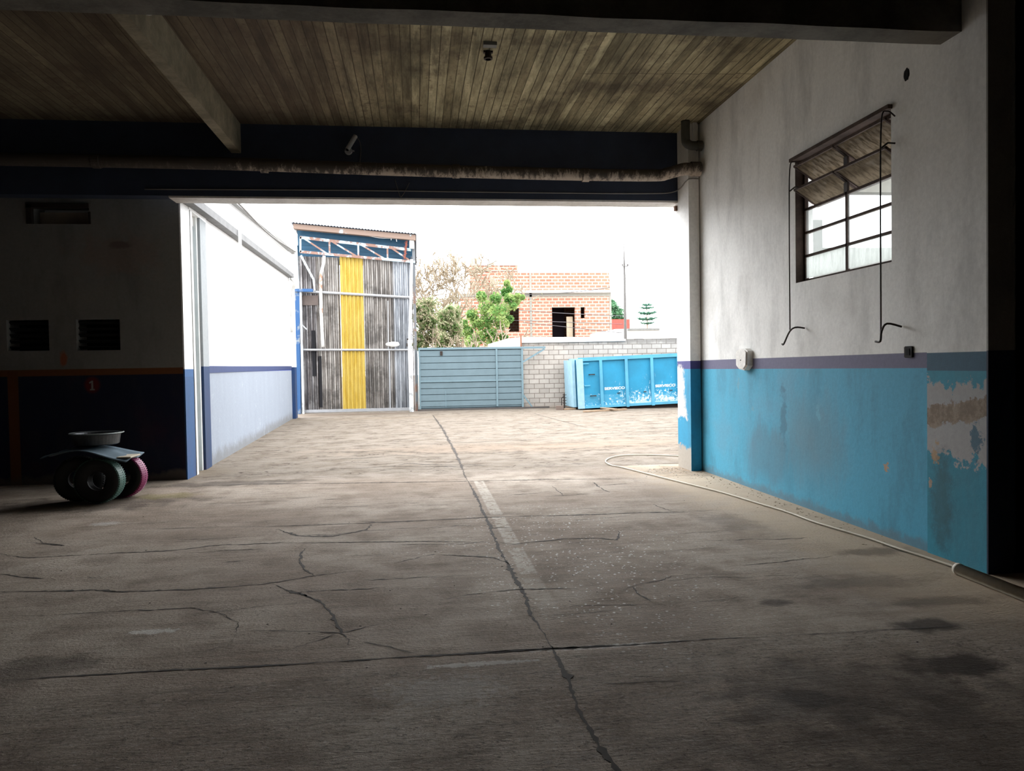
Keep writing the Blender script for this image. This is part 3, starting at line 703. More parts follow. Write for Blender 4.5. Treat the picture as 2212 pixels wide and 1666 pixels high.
# ------------------------------------------------------------------ hose and plastic pipe on the floor
HR = .011
hp = [(1500, 986), (1460, 985), (1400, 983), (1345, 984), (1318, 989), (1308, 997), (1320, 1005), (1345, 1010), (1400, 1024), (1480, 1044), (1560, 1064), (1640, 1088), (1700, 1106), (1760, 1128), (1820, 1146), (1880, 1164), (1940, 1185), (2000, 1204), (2068, 1227), (2110, 1246)]
bm = B(); tube(bm, smoothpath([gnd(*p, .014) + Vector((0, 0, 0)) for p in hp], 5), .0095, 8)
o = finish('garden_hose', bm, plain('pale_hose_rubber', (.44, .385, .29), .5, var=.15), smooth=True); tag(o, 'thin pale hose snaking over the floor beside the blue wall', 'hose')
a = gnd(2068, 1229, .04); b = gnd(2250, 1300, .04); b = a + (b - a) * 2.4
bm = B(); ax = b - a; lathe(bm, [(.028, .0), (.040, .0), (.043, .0), (.043, .03), (.040, .032), (.040, ax.length), (.030, ax.length), (.030, .01), (.028, 0)], a, 20, ax)
o = finish('plastic_pipe', bm, plain('dusty_grey_pvc', (.50, .46, .38), .6, var=.3, scale=14), smooth=True); tag(o, 'thick dusty grey pipe on the floor with the hose inside', 'pipe')

# ------------------------------------------------------------------ litter at the wall foot
bm = B(); rl_ = random.Random(11)
def chip(bm, c, s, r):
    a = r.uniform(0, 6.28); n = r.randint(4, 6); pts = []
    for k in range(n):
        t = a + 6.283 * k / n; q = s * r.uniform(.6, 1.1); pts.append((c.x + q * math.cos(t), c.y + q * .7 * math.sin(t), c.z))
    prism(bm, pts, (0, 0, s * r.uniform(.15, .35)))
for i in range(300):
    f = rl_.random() ** 1.6; y = 10.9 - f * 5.0; x = 4.03 - abs(rl_.gauss(0, .16 if y < 10 else .32)) 
    if y > 10.45 and x > 3.8: x = 3.85 - abs(rl_.gauss(0, .2))
    chip(bm, Vector((x - .01, y, 0.001)), rl_.uniform(.004, .013), rl_)
o = finish('leaf_litter', bm, plain('dry_litter', (.34, .26, .18), .9, var=.6, scale=60)); tag(o, 'dry leaf litter and crumbs along the foot of the right wall', 'litter', kind='stuff')
bm = B()
for i in range(70): 
    chip(bm, Vector((3.6 + rl_.gauss(0, .25), 10.7 + rl_.gauss(0, .35), .001)), rl_.uniform(.006, .014), rl_)
o = finish('plaster_crumbs', bm, plain('white_plaster_crumbs', (.62, .6, .56), .9)); tag(o, 'white plaster crumbs fallen round the pillar foot', 'crumbs', kind='stuff')
bm = B()
for i in range(90):
    chip(bm, Vector((rl_.uniform(-3.5, 3.2), rl_.uniform(3.2, 10.5), .001)), rl_.uniform(.003, .009), rl_)
o = finish('floor_debris', bm, plain('dark_floor_debris', (.06, .045, .035), .9)); tag(o, 'small dark crumbs scattered over the workshop floor', 'debris', kind='stuff')

# ------------------------------------------------------------------ pile of tyres, basin and cloth at left
def tyre_mat(name, c):
    m = M(name, .55, spec=.5); x, y, z = m.pos(); a = m.noise(16, 4, rough=.7); return m.col(m.mul(m.mix(0.0, c, c), a * .7 + .6))
BLK = tyre_mat('black_rubber', (.009, .009, .010)); TEAL = tyre_mat('green_painted_rubber', (.055, .13, .105)); MAG = tyre_mat('magenta_painted_rubber', (.22, .012, .09))
def tyre(cx, cy, R_, w, ang, mat, label, tilt=0.0):
    """upright tyre standing on the floor, axis horizontal at angle ang"""
    t = thing('painted_tyre', label, 'tyre', (cx, cy, 0), 'tyres piled by the left wall')
    ax = Vector((math.cos(ang), math.sin(ang), tilt)).normalized()
    c = Vector((cx, cy, R_ ))
    ri = R_ * .42
    prof = [(ri, -w * .36), (R_ * .7, -w * .5), (R_ * .86, -w * .5), (R_ * .95, -w * .43), (R_ * .975, -w * .3), (R_ * .985, 0), (R_ * .975, w * .3), (R_ * .95, w * .43), (R_ * .86, w * .5), (R_ * .7, w * .5), (ri, w * .36), (ri * .98, w * .25), (R_ * .9, 0), (ri * .98, -w * .25), (ri, -w * .36)]
    bm = B(); lathe(bm, prof, c, 40, ax); finish('tyre_body', bm, BLK, t, smooth=True)
    # tread ribs
    bm = B(); s = ax.cross(Vector((0, 0, 1))).normalized(); u = s.cross(ax)
    lathe(bm, [(R_ * .93, -w * .46), (R_ * .968, -w * .40), (R_ * .99, -w * .2), (R_ * .995, 0), (R_ * .99, w * .2), (R_ * .968, w * .40), (R_ * .93, w * .46)], c, 46, ax)
    n = 60
    for k in range(n):
        th = 2 * math.pi * k / n; d = s * math.cos(th) + u * math.sin(th); tg = -s * math.sin(th) + u * math.cos(th)
        for sg in (-1, 1):
            p = c + d * (R_ * .982) + ax * (sg * w * .06); q = c + d * (R_ * .955) + ax * (sg * w * .44) + tg * .012
            bar(bm, p, q, .012, .016, d)
    finish('tread', bm, mat, t)
tyre(-4.07, 9.84, .275, .2, math.radians(108), BLK, 'black tyre standing upright at the left of the pile')
tyre(-3.77, 9.66, .27, .2, math.radians(88), TEAL, 'green painted tyre standing in front of the magenta one')
tyre(-3.63, 10.03, .265, .18, math.radians(84), MAG, 'magenta painted tyre standing behind the green one')
# basin on top
bs = thing('metal_basin', 'dark metal basin with a pale rim on top of the tyres', 'basin', (-3.95, 10.0, .64))
bm = B(); lathe(bm, [(.0, 0), (.235, 0), (.25, .01), (.268, .125), (.30, .135), (.30, .145), (.26, .137), (.24, .02), (.0, .012)], (-3.93, 10.02, .668), 40)
finish('bowl', bm, plain('worn_dark_enamel', (.09, .095, .10), .35, .6, var=.4, scale=18), bs, smooth=False)
bm = B(); lathe(bm, [(.298, .0), (.306, .004), (.306, .012), (.298, .016)], (-3.93, 10.02, .802), 40); finish('rim', bm, plain('bare_rim_metal', (.35, .38, .37), .35, .6), bs)
# wavy board and cloth draped over the tyres
bm = B(); nu, nv = 30, 10; G = []
for i in range(nu + 1):
    row = []
    for j in range(nv + 1):
        u_, v_ = i / nu, j / nv
        x = -4.38 + u_ * .95; y = 9.55 + v_ * .62
        z = .588 + .055 * math.sin(u_ * 4.6 - .3) - .05 * max(0, u_ - .55) + .012 * math.sin(v_ * 9 + u_ * 5) - .02 * (1 - v_) 
        row.append((x, y, z))
    G.append(row)
def sheet_grid(bm, G, th):
    up = [[bm.verts.new((p[0], p[1], p[2] + th)) for p in r] for r in G]; dn = [[bm.verts.new(p) for p in r] for r in G]
    n, k = len(G), len(G[0])
    for i in range(n - 1):
        for j in range(k - 1):
            bm.faces.new((up[i][j], up[i + 1][j], up[i + 1][j + 1], up[i][j + 1])); bm.faces.new((dn[i][j], dn[i][j + 1], dn[i + 1][j + 1], dn[i + 1][j]))
    for i in range(n - 1):
        for j in (0, k - 1): bm.faces.new((up[i][j], up[i + 1][j], dn[i + 1][j], dn[i][j]))
    for j in range(k - 1):
        for i in (0, n - 1): bm.faces.new((up[i][j], up[i][j + 1], dn[i][j + 1], dn[i][j]))
sheet_grid(bm, G, .012)
bk = finish('folded_cloth', bm, plain('blue_grey_cloth', (.09, .13, .16), .8, var=.3, scale=14), smooth=True); tag(bk, 'dark blue cloth laid wavy over the tyre pile under the basin', 'cloth')
bm = B(); box(bm, -3.56, -3.40, 9.62, 9.95, .525, .543); bmesh.ops.bevel(bm, geom=bm.edges[:], offset=.004, segments=1, affect='EDGES')
bd = finish('board_offcut', bm, plain('pale_board', (.46, .40, .31), .7)); tag(bd, 'short pale board sticking out under the cloth, right side of pile', 'board')

# ------------------------------------------------------------------ corrugated shed at the end of the yard
YS = 27.6
def corrug(bm, x0, x1, zb, zt0, zt1, y, amp=.034, pitch=.152, trap=False, th=.004):
    n = max(4, int((x1 - x0) / pitch * 8)); F = []; K = []
    for i in range(n + 1):
        x = x0 + (x1 - x0) * i / n; s = math.sin(2 * math.pi * x / pitch)
        if trap: s = max(-.75, min(.75, s * 1.8))
        yy = y - amp * s; zt = zt0 + (zt1 - zt0) * i / n
        F.append((bm.verts.new((x, yy, zb)), bm.verts.new((x, yy, zt)))); K.append((bm.verts.new((x, yy + th, zb)), bm.verts.new((x, yy + th, zt))))
    for i in range(n):
        bm.faces.new((F[i][0], F[i + 1][0], F[i + 1][1], F[i][1])); bm.faces.new((K[i][0], K[i][1], K[i + 1][1], K[i + 1][0]))
        bm.faces.new((F[i][1], F[i + 1][1], K[i + 1][1], K[i][1])); bm.faces.new((F[i][0], K[i][0], K[i + 1][0], F[i + 1][0]))
    for i in (0, n): bm.faces.new((F[i][0], F[i][1], K[i][1], K[i][0]))
def zinc(name, c0, c1, dark=.7):
    m = M(name, .38, .75, .4); a = m.noise(3.2, 6, sx=5, sz=.3, rough=.75); b = m.noise(.9, 6, rough=.75); d = m.noise(6, 4, sx=2.6, sz=.12, rough=.7)
    c = m.mix(m.sm(a, .38, .62), c0, c1); c = m.mix(m.sm(b, .5, .62) * dark * .7, c, tuple(v * .25 for v in c0)); c = m.mix(m.sm(d, .52, .60) * .45, c, (.05, .045, .045))
    return m.col(c)
Z1 = zinc('weathered_zinc_brown', (.20, .18, .165), (.40, .38, .36)); Z2 = zinc('weathered_zinc_dark', (.14, .125, .125), (.33, .32, .32)); Z3 = zinc('weathered_zinc_pale', (.28, .295, .32), (.50, .52, .55), .4)
YEL = M('yellow_sheet_paint', .5); n_ = YEL.noise(4, 5, sx=3, sz=.5); YELM = YEL.col(YEL.mul(YEL.mix(YEL.sm(n_, .4, .7), (.43, .31, .065), (.38, .25, .03)), YEL.noise(30, 3) * .3 + .85))
def rustpaint(name, paint, rust, k0, k1):
    m = M(name, .7); a = m.noise(2.6, 5, rough=.7); return m.col(m.mix(m.sm(a, k0, k1), paint, rust))
TRUSS = rustpaint('rusted_light_blue_paint', (.36, .50, .57), (.24, .14, .11), .42, .54)
LBLUE = rustpaint('chalky_light_blue_paint', (.50, .60, .66), (.40, .36, .33), .5, .62); BPOST = rustpaint('deep_blue_post_paint', (.03, .09, .22), (.22, .25, .27), .52, .66)
GALV = plain('galvanised_rail', (.40, .41, .43), .4, .5, var=.2); PALEPOST = rustpaint('pale_pitted_post', (.62, .66, .68), (.33, .33, .33), .5, .62)
BLUESHEET = plain('blue_painted_sheet', (.030, .095, .165), .55, var=.35, scale=2)
shed = thing('corrugated_shed', 'tall corrugated metal shed with a yellow sheet and sloping roof', 'shed', (-2.05, YS, 0))
X = lambda px, py, Y=YS: at(px, py, Y)
def zat(px, py, Y=YS): return at(px, py, Y).z
RAILY = YS - .09
sheets = [(-4.02, -3.42, 5.50, Z2), (-3.46, -2.62, 5.48, Z1), (-1.80, -1.05, 5.43, Z1), (-1.20, -.72, 5.41, Z1), (-.78, -.14, 5.36, Z3)]
for i, (a, b, zt, mt) in enumerate(sheets):
    bm = B(); corrug(bm, a, b, .10, zt, zt - .03, YS + .02 * (i % 2) + .02); finish('corrugated_sheet', bm, mt, shed)
bm = B(); corrug(bm, -2.60, -1.80, .04, 5.47, 5.46, YS - .05, .03, .135, True); yl = finish('yellow_sheet', bm, YELM, shed); yl['label'] = 'yellow painted ribbed sheet'
bm = B(); box(bm, -4.0, -3.36, YS - .06, YS - .04, 3.78, 4.12); finish('rusty_panel', bm, plain('brown_panel', (.12, .095, .085), .8), shed)
bm = B(); box(bm, -3.40, -3.30, YS - .012, YS + .012, .2, 2.0); box(bm, -3.62, -3.50, YS - .03, YS - .02, 1.3, 2.9); finish('dark_gap_strip', bm, BLACKM, shed)  # black strips stand in for the dark gaps between the sheets
# roof: corrugated, sloping down to the right and to the back
bm = B(); n = 150; top = []; nb = 2
rz = lambda x: 6.585 - (x + 4.15) * .088
for i in range(n + 1):
    x = -4.17 + 4.26 * i / n; s = .016 * math.sin(2 * math.pi * x / .105)
    top.append([[bm.verts.new((x, y, rz(x) + s - (y - 27.1) * .12 + dz)) for y in (27.1, 31.5)] for dz in (0, -.006)])
for i in range(n):
    for k in (0, 1): bm.faces.new((top[i][k][0], top[i + 1][k][0], top[i + 1][k][1], top[i][k][1]))
    bm.faces.new((top[i][0][0], top[i][1][0], top[i + 1][1][0], top[i + 1][0][0]))
finish('roof', bm, plain('roof_sheet', (.11, .14, .19), .5, .2), shed)
bm = B()
for a, b in ((0, 1),):
    prism(bm, [(-4.10, 27.2, rz(-4.1) - .03), (.06, 27.2, rz(.06) - .03), (.06, 27.2, rz(.06) - .22), (-4.10, 27.2, rz(-4.1) - .20)], (0, .03, 0))
    prism(bm, [(-4.10, 27.24, rz(-4.1) - .20), (.06, 27.24, rz(.06) - .22), (.06, 27.45, rz(.06) - .215), (-4.10, 27.45, rz(-4.1) - .205)], (0, 0, .02))
finish('fascia', bm, rustpaint('rusted_fascia', (.40, .55, .63), (.24, .17, .135), .30, .40), shed)
bm = B()
prism(bm, [(-4.05, 27.78, 5.2), (-.05, 27.78, 5.2), (-.05, 27.78, rz(0) - .10), (-4.05, 27.78, rz(-4) - .07)], (0, .02, 0))
for k in range(9): 
    z_ = 5.35 + k * .13; bar(bm, (-4.0, 27.77, z_ + .05), (-.08, 27.77, z_ - .16), .012, .02)
finish('gable_sheet', bm, BLUESHEET, shed)
# side and back walls
bm = B(); box(bm, -4.08, -4.05, 27.7, 31.3, 0, 5.9); finish('side_wall', bm, BLUESHEET, shed)
bm = B(); box(bm, -.12, -.09, 27.7, 31.3, 0, 5.5); finish('side_wall', bm, Z2, shed)
# truss
YT = 27.42
tl, tr, bl, br = X(648, 513, YT), X(888, 540, YT), X(648, 544, YT), X(897, 566, YT)
bm = B(); bar(bm, tl, tr, .05, .10); tru = finish('truss', bm, TRUSS, shed)
bm = B(); bar(bm, bl, br, .05, .09); finish('bottom_chord', bm, TRUSS, tru)
def on(a, b, px):   # point of chord a-b at picture column px
    x = at(px, 540, YT).x; f = (x - a.x) / (b.x - a.x); return a.lerp(b, f)
for px in (712, 774, 837): bm = B(); bar(bm, on(tl, tr, px), on(bl, br, px), .045, .06, (1, 0, 0)); finish('strut', bm, TRUSS, tru)
for p, q in ((655, 708), (715, 772), (778, 832), (844, 888)): bm = B(); bar(bm, on(tl, tr, p), on(bl, br, q), .045, .055); finish('diagonal', bm, TRUSS, tru)
bm = B(); bar(bm, X(649, 512, YT), X(649, 545, YT), .05, .06, (1, 0, 0)); finish('end_post', bm, LBLUE, tru)
# posts
bm = B(); p0 = X(638, 492, YT + .02); bar(bm, (p0.x, YT, rz(-4) - .12), (-4.02, YT, 4.25), .08, .08, (1, 0, 0)); finish('post', bm, LBLUE, shed)
bm = B(); bar(bm, (-4.10, YT, 0), (-4.04, YT, 4.32), .20, .16, (1, 0, 0)); finish('post', bm, BPOST, shed)
bm = B(); bar(bm, (-3.93, YT - .06, .0), (-3.93, YT - .06, 4.25), .07, .07, (1, 0, 0)); finish('post', bm, PALEPOST, shed)
bm = B(); bar(bm, (-.22, 27.05, 2.45), (-.09, YT, 5.35), .10, .10, (1, 0, 0)); finish('post', bm, GALV, shed)
bm = B(); bar(bm, (-.20, 27.0, 0.0), (-.22, 27.02, 2.5), .16, .14, (1, 0, 0)); finish('post', bm, PALEPOST, shed)
bm = B(); bar(bm, (-.02, YT + .1, 0), (-.02, YT + .1, rz(0) - .22), .12, .1, (1, 0, 0)); finish('post', bm, rustpaint('dark_back_post', (.16, .17, .18), (.2, .12, .09), .5, .6), shed)
# bracket, chains
bm = B()
for k in range(14):
    z_ = 5.98 - k * .045; xx = -.27 - .02 * math.sin(k * 1.9) - k * .006
    bar(bm, (xx - .04, YT - .05, z_), (xx + .05, YT - .05, z_ - .03), .03, .02)
tube(bm, [(-.25, YT - .05, 6.0), (-.34, YT - .05, 5.38)], .03, 6); finish('rusty_chain', bm, plain('rust_red', (.22, .07, .05), .9, var=.5, scale=20), shed)
bm = B(); box(bm, -.16, .0, YT - .12, YT, 5.72, 6.02); finish('white_box', bm, DW, shed)
bm = B(); tube(bm, smoothpath([X(790, 508, 27.3), X(820, 514, 27.3), X(850, 515, 27.3), X(884, 518, 27.3)], 4), .012, 5); tube(bm, [X(845, 514, 27.3), X(845, 519, 27.3)], .012, 5); tube(bm, [X(856, 516, 27.3), X(857, 522, 27.3)], .012, 5); finish('hanging_wire', bm, DW, shed)
# rails
bm = B(); tube(bm, [X(650, 629, RAILY), X(890, 643, RAILY)], .05, 10); finish('rail', bm, GALV, shed)
bm = B(); tube(bm, [X(648, 756, RAILY), X(890, 756, RAILY)], .04, 10); finish('rail', bm, GALV, shed)
bm = B(); bar(bm, (-4.0, YS - .1, .08), (-.2, YS - .1, .08), .05, .10); finish('bottom_rail', bm, GALV, shed)
bm = B(); bar(bm, X(650, 552, RAILY - .1), X(677, 603, RAILY - .1), .06, .07); bar(bm, X(677, 602, RAILY - .1), X(680, 628, RAILY - .1), .06, .06, (1, 0, 0)); finish('brace', bm, LBLUE, shed)
bm = B(); tube(bm, smoothpath([X(700, 553, RAILY - .08), X(699, 570, RAILY - .08), X(693, 600, RAILY - .08), X(694, 680, RAILY - .08), X(698, 750, RAILY - .08)], 4), .055, 8); finish('bent_pipe', bm, rustpaint('peeling_white_pipe', (.62, .62, .60), (.35, .2, .14), .55, .62), shed, smooth=True)
bm = B(); bar(bm, X(640, 690, RAILY - .1), X(663, 712, RAILY - .1), .04, .04); finish('short_brace', bm, GALV, shed)
bm = B(); tube(bm, [X(841, 756, RAILY), X(843, 885, RAILY)], .028, 8); tube(bm, [X(838, 650, RAILY + .02), X(839, 756, RAILY + .02)], .02, 8); finish('drop_bolt', bm, GALV, shed)
bm = B(); bar(bm, (-4.1, YT - .1, 4.28), (-3.5, YT - .12, 4.27), .14, .10); finish('top_bracket', bm, BPOST, shed)
# rag on the rail
bm = B(); r_ = random.Random(4)
c = X(850, 744, RAILY - .12)
bmesh.ops.create_icosphere(bm, subdivisions=3, radius=.5)
for v in bm.verts:
    q = v.co.copy(); k = 1 + .35 * mnoise.noise(q * 3.1); v.co = Vector((q.x * .50 * k, q.y * .14, q.z * .17 * k)) + c
rg = finish('white_rag', bm, DW, smooth=True); tag(rg, 'white rag or bag caught on the lower rail of the shed', 'rag')
bm = B()
for dx, dz in ((.0, 0), (.07, .09), (.02, .17), (.06, -.09)): box(bm, c.x + .45 + dx, c.x + .54 + dx, RAILY - .1, RAILY - .02, c.z - .08 + dz, c.z + .03 + dz)
finish('latch', bm, DARKROD, shed)

# ------------------------------------------------------------------ sliding gate
GB = plain('grey_blue_gate_paint', (.13, .185, .21), .6, var=.16, scale=3); GF = plain('grey_blue_gate_frame_paint', (.15, .22, .25), .6, var=.12)
gate = thing('sliding_gate', 'grey blue steel sliding gate with horizontal panels left of the block wall', 'gate', (1.95, 27.4, 0))
YG = 27.4; gx0, gx1 = at(908, 800, YG).x, at(1126, 800, YG).x; gz1 = 2.2
gv1, gv2 = at(1073, 800, YG).x, at(963, 860, YG).x
rowsg = [at(1000, y, YG).z for y in (757, 770, 784, 798, 813, 826, 839, 852, 866, 878)]
for i, zt in enumerate(rowsg):
    zb = rowsg[i + 1] if i < len(rowsg) - 1 else .08
    bm = B(); box(bm, gx0, gx1, YG, YG + .02, zb + .022, zt - .0)
    finish('panel', bm, GB, gate)
bm = B(); box(bm, gx0, gx1, YG + .03, YG + .04, .06, gz1 - .02); finish('backing_sheet', bm, plain('shadow_gap_paint', (.07, .105, .125), .7), gate)
for a, b, c_, d in ((gx0 - .06, gx0, 0.05, gz1), (gx1, gx1 + .07, .05, gz1 - .02)): bm = B(); box(bm, a, b, YG - .03, YG + .05, c_, d); finish('stile', bm, GF, gate)
bm = B(); bar(bm, (gx0 - .06, YG, gz1), (at(1178, 752, YG).x, YG, gz1 - .01), .08, .075); finish('top_rail', bm, GF, gate)
bm = B(); box(bm, gv1 - .03, gv1 + .03, YG - .04, YG + .0, .1, gz1 - .05); finish('mullion', bm, GF, gate)
bm = B(); box(bm, gv2 - .012, gv2 + .012, YG - .012, YG, .1, .68); finish('mullion', bm, GF, gate)
bm = B(); zz = at(1000, 823, YG).z; box(bm, gx0, gx1, YG - .03, YG, zz - .03, zz + .03); finish('mid_rail', bm, GF, gate)
bm = B(); bar(bm, at(1176, 754, YG), at(1128, 783, YG), .05, .06); finish('brace', bm, GF, gate)
bm = B(); bar(bm, at(1128, 850, YG), at(1150, 880, YG), .05, .05); finish('brace', bm, GF, gate)
bm = B(); box(bm, gx0 - .1, gx1 + 1.0, YG - .05, YG + .07, 0, .06); finish('bottom_track', bm, plain('dark_track', (.08, .07, .065), .8), gate)
bm = B(); box(bm, .05, gx0 - .105, YG - .05, YG + .12, 0, 2.15); gp = finish('gate_post', bm, GB); tag(gp, 'narrow grey blue steel post between the shed and sliding gate', 'post')
bm = B(); p = at(953, 762, YG - .05); box(bm, p.x - .04, p.x + .05, YG - .04, YG, p.z - .1, p.z + .05); finish('lock', bm, DARKROD, gate)

# ------------------------------------------------------------------ block boundary wall
def brick_mat(name, c1, c2, mort, bw, bh, ms=.012, off=.5, axis='xz', bumps=True, vary=.3):
    m = M(name, .9, spec=.2); x, y, z = m.pos()
    n = m.node('ShaderNodeTexBrick'); m.put(n.inputs['Vector'], m.vec(x, z, 0.0) if axis == 'xz' else m.vec(y, z, 0.0))
    n.offset = off; m.put(n.inputs['Color1'], c1); m.put(n.inputs['Color2'], c2); m.put(n.inputs['Mortar'], mort)
    n.inputs['Scale'].default_value = 1; n.inputs['Mortar Size'].default_value = ms; n.inputs['Mortar Smooth'].default_value = .15
    n.inputs['Brick Width'].default_value = bw; n.inputs['Row Height'].default_value = bh; n.inputs['Bias'].default_value = 0
    a = m.noise(1.3, 5, rough=.7); b = m.noise(9, 4)
    return m, m.mul(E(m, n.outputs['Color']), a * vary * 2 * .7 + b * vary * .8 + (1 - vary * 1.1))
m_, c_ = brick_mat('grey_block_masonry', (.36, .325, .29), (.43, .39, .35), (.18, .15, .13), .37, .175, .012)
x_, y_, z_ = m_.pos()
c_ = m_.mix(m_.sm(z_ + m_.noise(3, 5) * .5, 2.45, 2.65) * .7, c_, (.16, .145, .13)); c_ = m_.mix(m_.sm(z_ + m_.noise(3, 5) * .3, .35, .15) * .5, c_, (.30, .24, .19))
BLOCK = m_.col(c_)
bm = B(); box(bm, 3.78, 14, 27.75, 27.92, 0, 2.42)
for i in range(31):
    x0 = 3.78 + i * .33; box(bm, x0, x0 + .30, 27.75, 27.92, 2.42, 2.46 + .02 * random.random())
struct('wall_boundary', bm, BLOCK)
bm = B(); P = [at(1124, 729, 27.8), at(1330, 728, 27.8), at(1350, 733, 27.8), at(1350, 737, 27.8), at(1126, 741, 27.8)]
prism(bm, [(p.x, 27.70, p.z) for p in P], (0, .25, 0)); struct('trim_8', bm, plain('white_coping_render', (.86, .86, .85), .8, var=.1))
bm = B(); p = at(1125, 727, 27.7); bar(bm, (p.x, 27.68, 2.2), (p.x, 27.68, p.z + .05), .05); o = finish('rusty_stub_post', bm, plain('rust_brown', (.28, .12, .07), .9)); tag(o, 'short rusty post at the left end of the block wall coping', 'post')

# ------------------------------------------------------------------ roll-off container
ct = thing('waste_container', 'bright blue steel roll-off container with white lettering by the block wall', 'container', (7.4, 26.3, 0))
def cont_mat(name, c, spl):
    m = M(name, .55, spec=.4); x, y, z = m.pos(); a = m.noise(1.2, 5); b = m.noise(8, 5, rough=.7)
    cc_ = m.mix(m.sm(a, .35, .7), c, tuple(v * .82 for v in c))
    if spl:
        v = m.noise(11, 5, rough=.75); up = m.noise(3.5, 5, sx=3, sz=.7, rough=.7); reg = m.sm(x, 6.2, 7.8)
        cc_ = m.mix(m.sm(v + (z - .55) * -.30 + (reg - 1.0) * .10, .55, .60) * m.sm(z, 1.05, .5), cc_, (.72, .78, .80))
        cc_ = m.mix(m.sm(up, .60, .65) * m.sm(z, 1.3, .7) * reg * .8, cc_, (.72, .78, .80))
        cc_ = m.mix(m.sm(z + (b - .5) * .35 + (1.0 - reg) * .2, .27, .22) * .8, cc_, (.62, .72, .78))
        cc_ = m.mix(m.sm(z, .52, .50) * .35, cc_, (.09, .33, .48))
    return m.col(m.mul(cc_, b * .2 + .9))
CB = cont_mat('container_blue_paint', (.015, .23, .40), True); CE = cont_mat('container_faded_edge_paint', (.08, .32, .47), False); CEND = plain('container_end_faded_paint', (.26, .42, .51), .6, var=.25)
TLT = Matrix.Translation((5.53, 25.7, 0.04)) @ Matrix.Rotation(math.radians(-1.75), 4, 'Y')
def cfin(name, bm, mat, parent=ct, **k):
    bmesh.ops.transform(bm, matrix=TLT, verts=bm.verts); return finish(name, bm, mat, parent, **k)
CLn, CD, CH = 6.4, 1.75, 1.72
bm = B(); box(bm, 0, CLn, .06, .10, .03, CH); cfin('side_panel', bm, CB)
bm = B(); box(bm, 0, CLn, CD - .08, CD - .04, .03, CH); cfin('side_panel', bm, CE)
bm = B(); box(bm, .0, .05, .1, CD - .08, .03, CH); cfin('end_panel', bm, CEND)
bm = B(); box(bm, CLn - .05, CLn, .1, CD - .08, .03, CH); cfin('end_panel', bm, CEND)
bm = B(); box(bm, .05, CLn - .05, .1, CD - .08, .03, .07); cfin('bed', bm, CE)
bm = B(); box(bm, -.01, CLn, -.02, .09, CH - .10, CH + .02); box(bm, 0, CLn, CD - .1, CD, CH - .1, CH); cfin('top_rail', bm, CE)
bm = B(); box(bm, 0, CLn, .0, .08, .0, .09); cfin('bottom_rail', bm, CE)
ribx = [at(px, 820, 25.75).x - 5.53 for px in (1300, 1355, 1410)]; ribx += [ribx[-1] + .95 * k for k in (1, 2, 3)]
for r_x in ribx: bm = B(); box(bm, r_x - .05, r_x + .05, -.02, .08, -.02, CH - .1); cfin('rib', bm, CE)
bm = B(); box(bm, -.07, .14, -.03, .10, .0, CH - .02); cfin('corner_post', bm, CEND)
bm = B(); box(bm, -.20, -.10, .2, CD - .1, .05, CH - .05); cfin('tail_gate', bm, CEND)
bm = B(); box(bm, -.10, .0, .25, .35, .05, CH - .05); cfin('gate_gap_post', bm, plain('container_dark_blue', (.02, .15, .26), .6), ct)
for z_, x_ in ((1.53, .14), (1.15, .34), (.78, .16), (.42, .36)):
    bm = B(); bar(bm, (x_, -.03, z_), (x_ + .20, -.03, z_), .02, .035); box(bm, x_, x_ + .02, -.03, .07, z_ - .015, z_ + .015); box(bm, x_ + .18, x_ + .20, -.03, .07, z_ - .015, z_ + .015); cfin('step_rung', bm, CE if x_ < .2 else DARKROD)
for k in range(5):
    r_x = ribx[0] + .6 + k * .93; bm = B(); bar(bm, (r_x - .05, .03, .47), (r_x + .05, .03, .47), .015, .025); cfin('hook', bm, DARKROD)
bm = B(); prism(bm, [(7.0, 25.85, 0), (12.0, 25.85, 0), (12.0, 25.85, .28), (7.0, 25.85, .13)], (0, .12, 0)); finish('skid', bm, plain('black_skid', (.035, .028, .026), .8), ct)
bm = B(); prism(bm, [(7.0, 26.9, 0), (12.0, 26.9, 0), (12.0, 26.9, .28), (7.0, 26.9, .13)], (0, .12, 0)); finish('skid', bm, BLACKM, ct)
bm = B(); lathe(bm, [(0, 0), (.09, 0), (.09, .14), (0, .14)], (5.72, 25.78, .09), 18, (0, 1, 0)); finish('roller', bm, BLACKM, ct)
for x_ in (ribx[0] + .11, ribx[2] + .11):
    bm_l = text_mesh('lettering', 'SERVIECO', .118, TLT @ Matrix.Translation((x_, .055, .60)) @ RX, WHITEP, ct, .003, .0035, 1.38)
# timber under and beside the container
WOODP = plain('weathered_plank', (.30, .21, .14), .8, var=.3, scale=9)
for i, (a, b, lab) in enumerate((((1262, 891), (1352, 886), 'long pale plank lying in front of the blue container'), ((1300, 886), (1330, 889), 'short plank end leaning on the long plank by the container'), ((1218, 886), (1242, 885), 'small plank flat beside the container corner'))):
    bm = B(); A, Bq = gnd(*a), gnd(*b); bar(bm, A + Vector((0, 0, .03 + .045 * (i == 1))), Bq + Vector((0, 0, .03 + .045 * (i == 1))), .14, .05 if i != 1 else .03); o = finish('plank', bm, WOODP); tag(o, lab, 'plank')
bm = B(); p = gnd(1209, 886); box(bm, p.x - .12, p.x + .12, p.y - .08, p.y + .08, 0, .15); o = finish('brick_block', bm, plain('brown_block', (.16, .12, .10), .9)); tag(o, 'small dark block on the ground at the block wall foot', 'block')
rk = thing('steel_rack', 'narrow dark steel rack standing beside the container end', 'rack', (at(1219, 870, 26.9).x, 26.9, 0))
bm = B(); xr = at(1219, 870, 26.9).x; tube(bm, [(xr, 26.9, 0), (xr, 26.9, .52)], .025, 8); finish('upright', bm, DARKROD, rk)
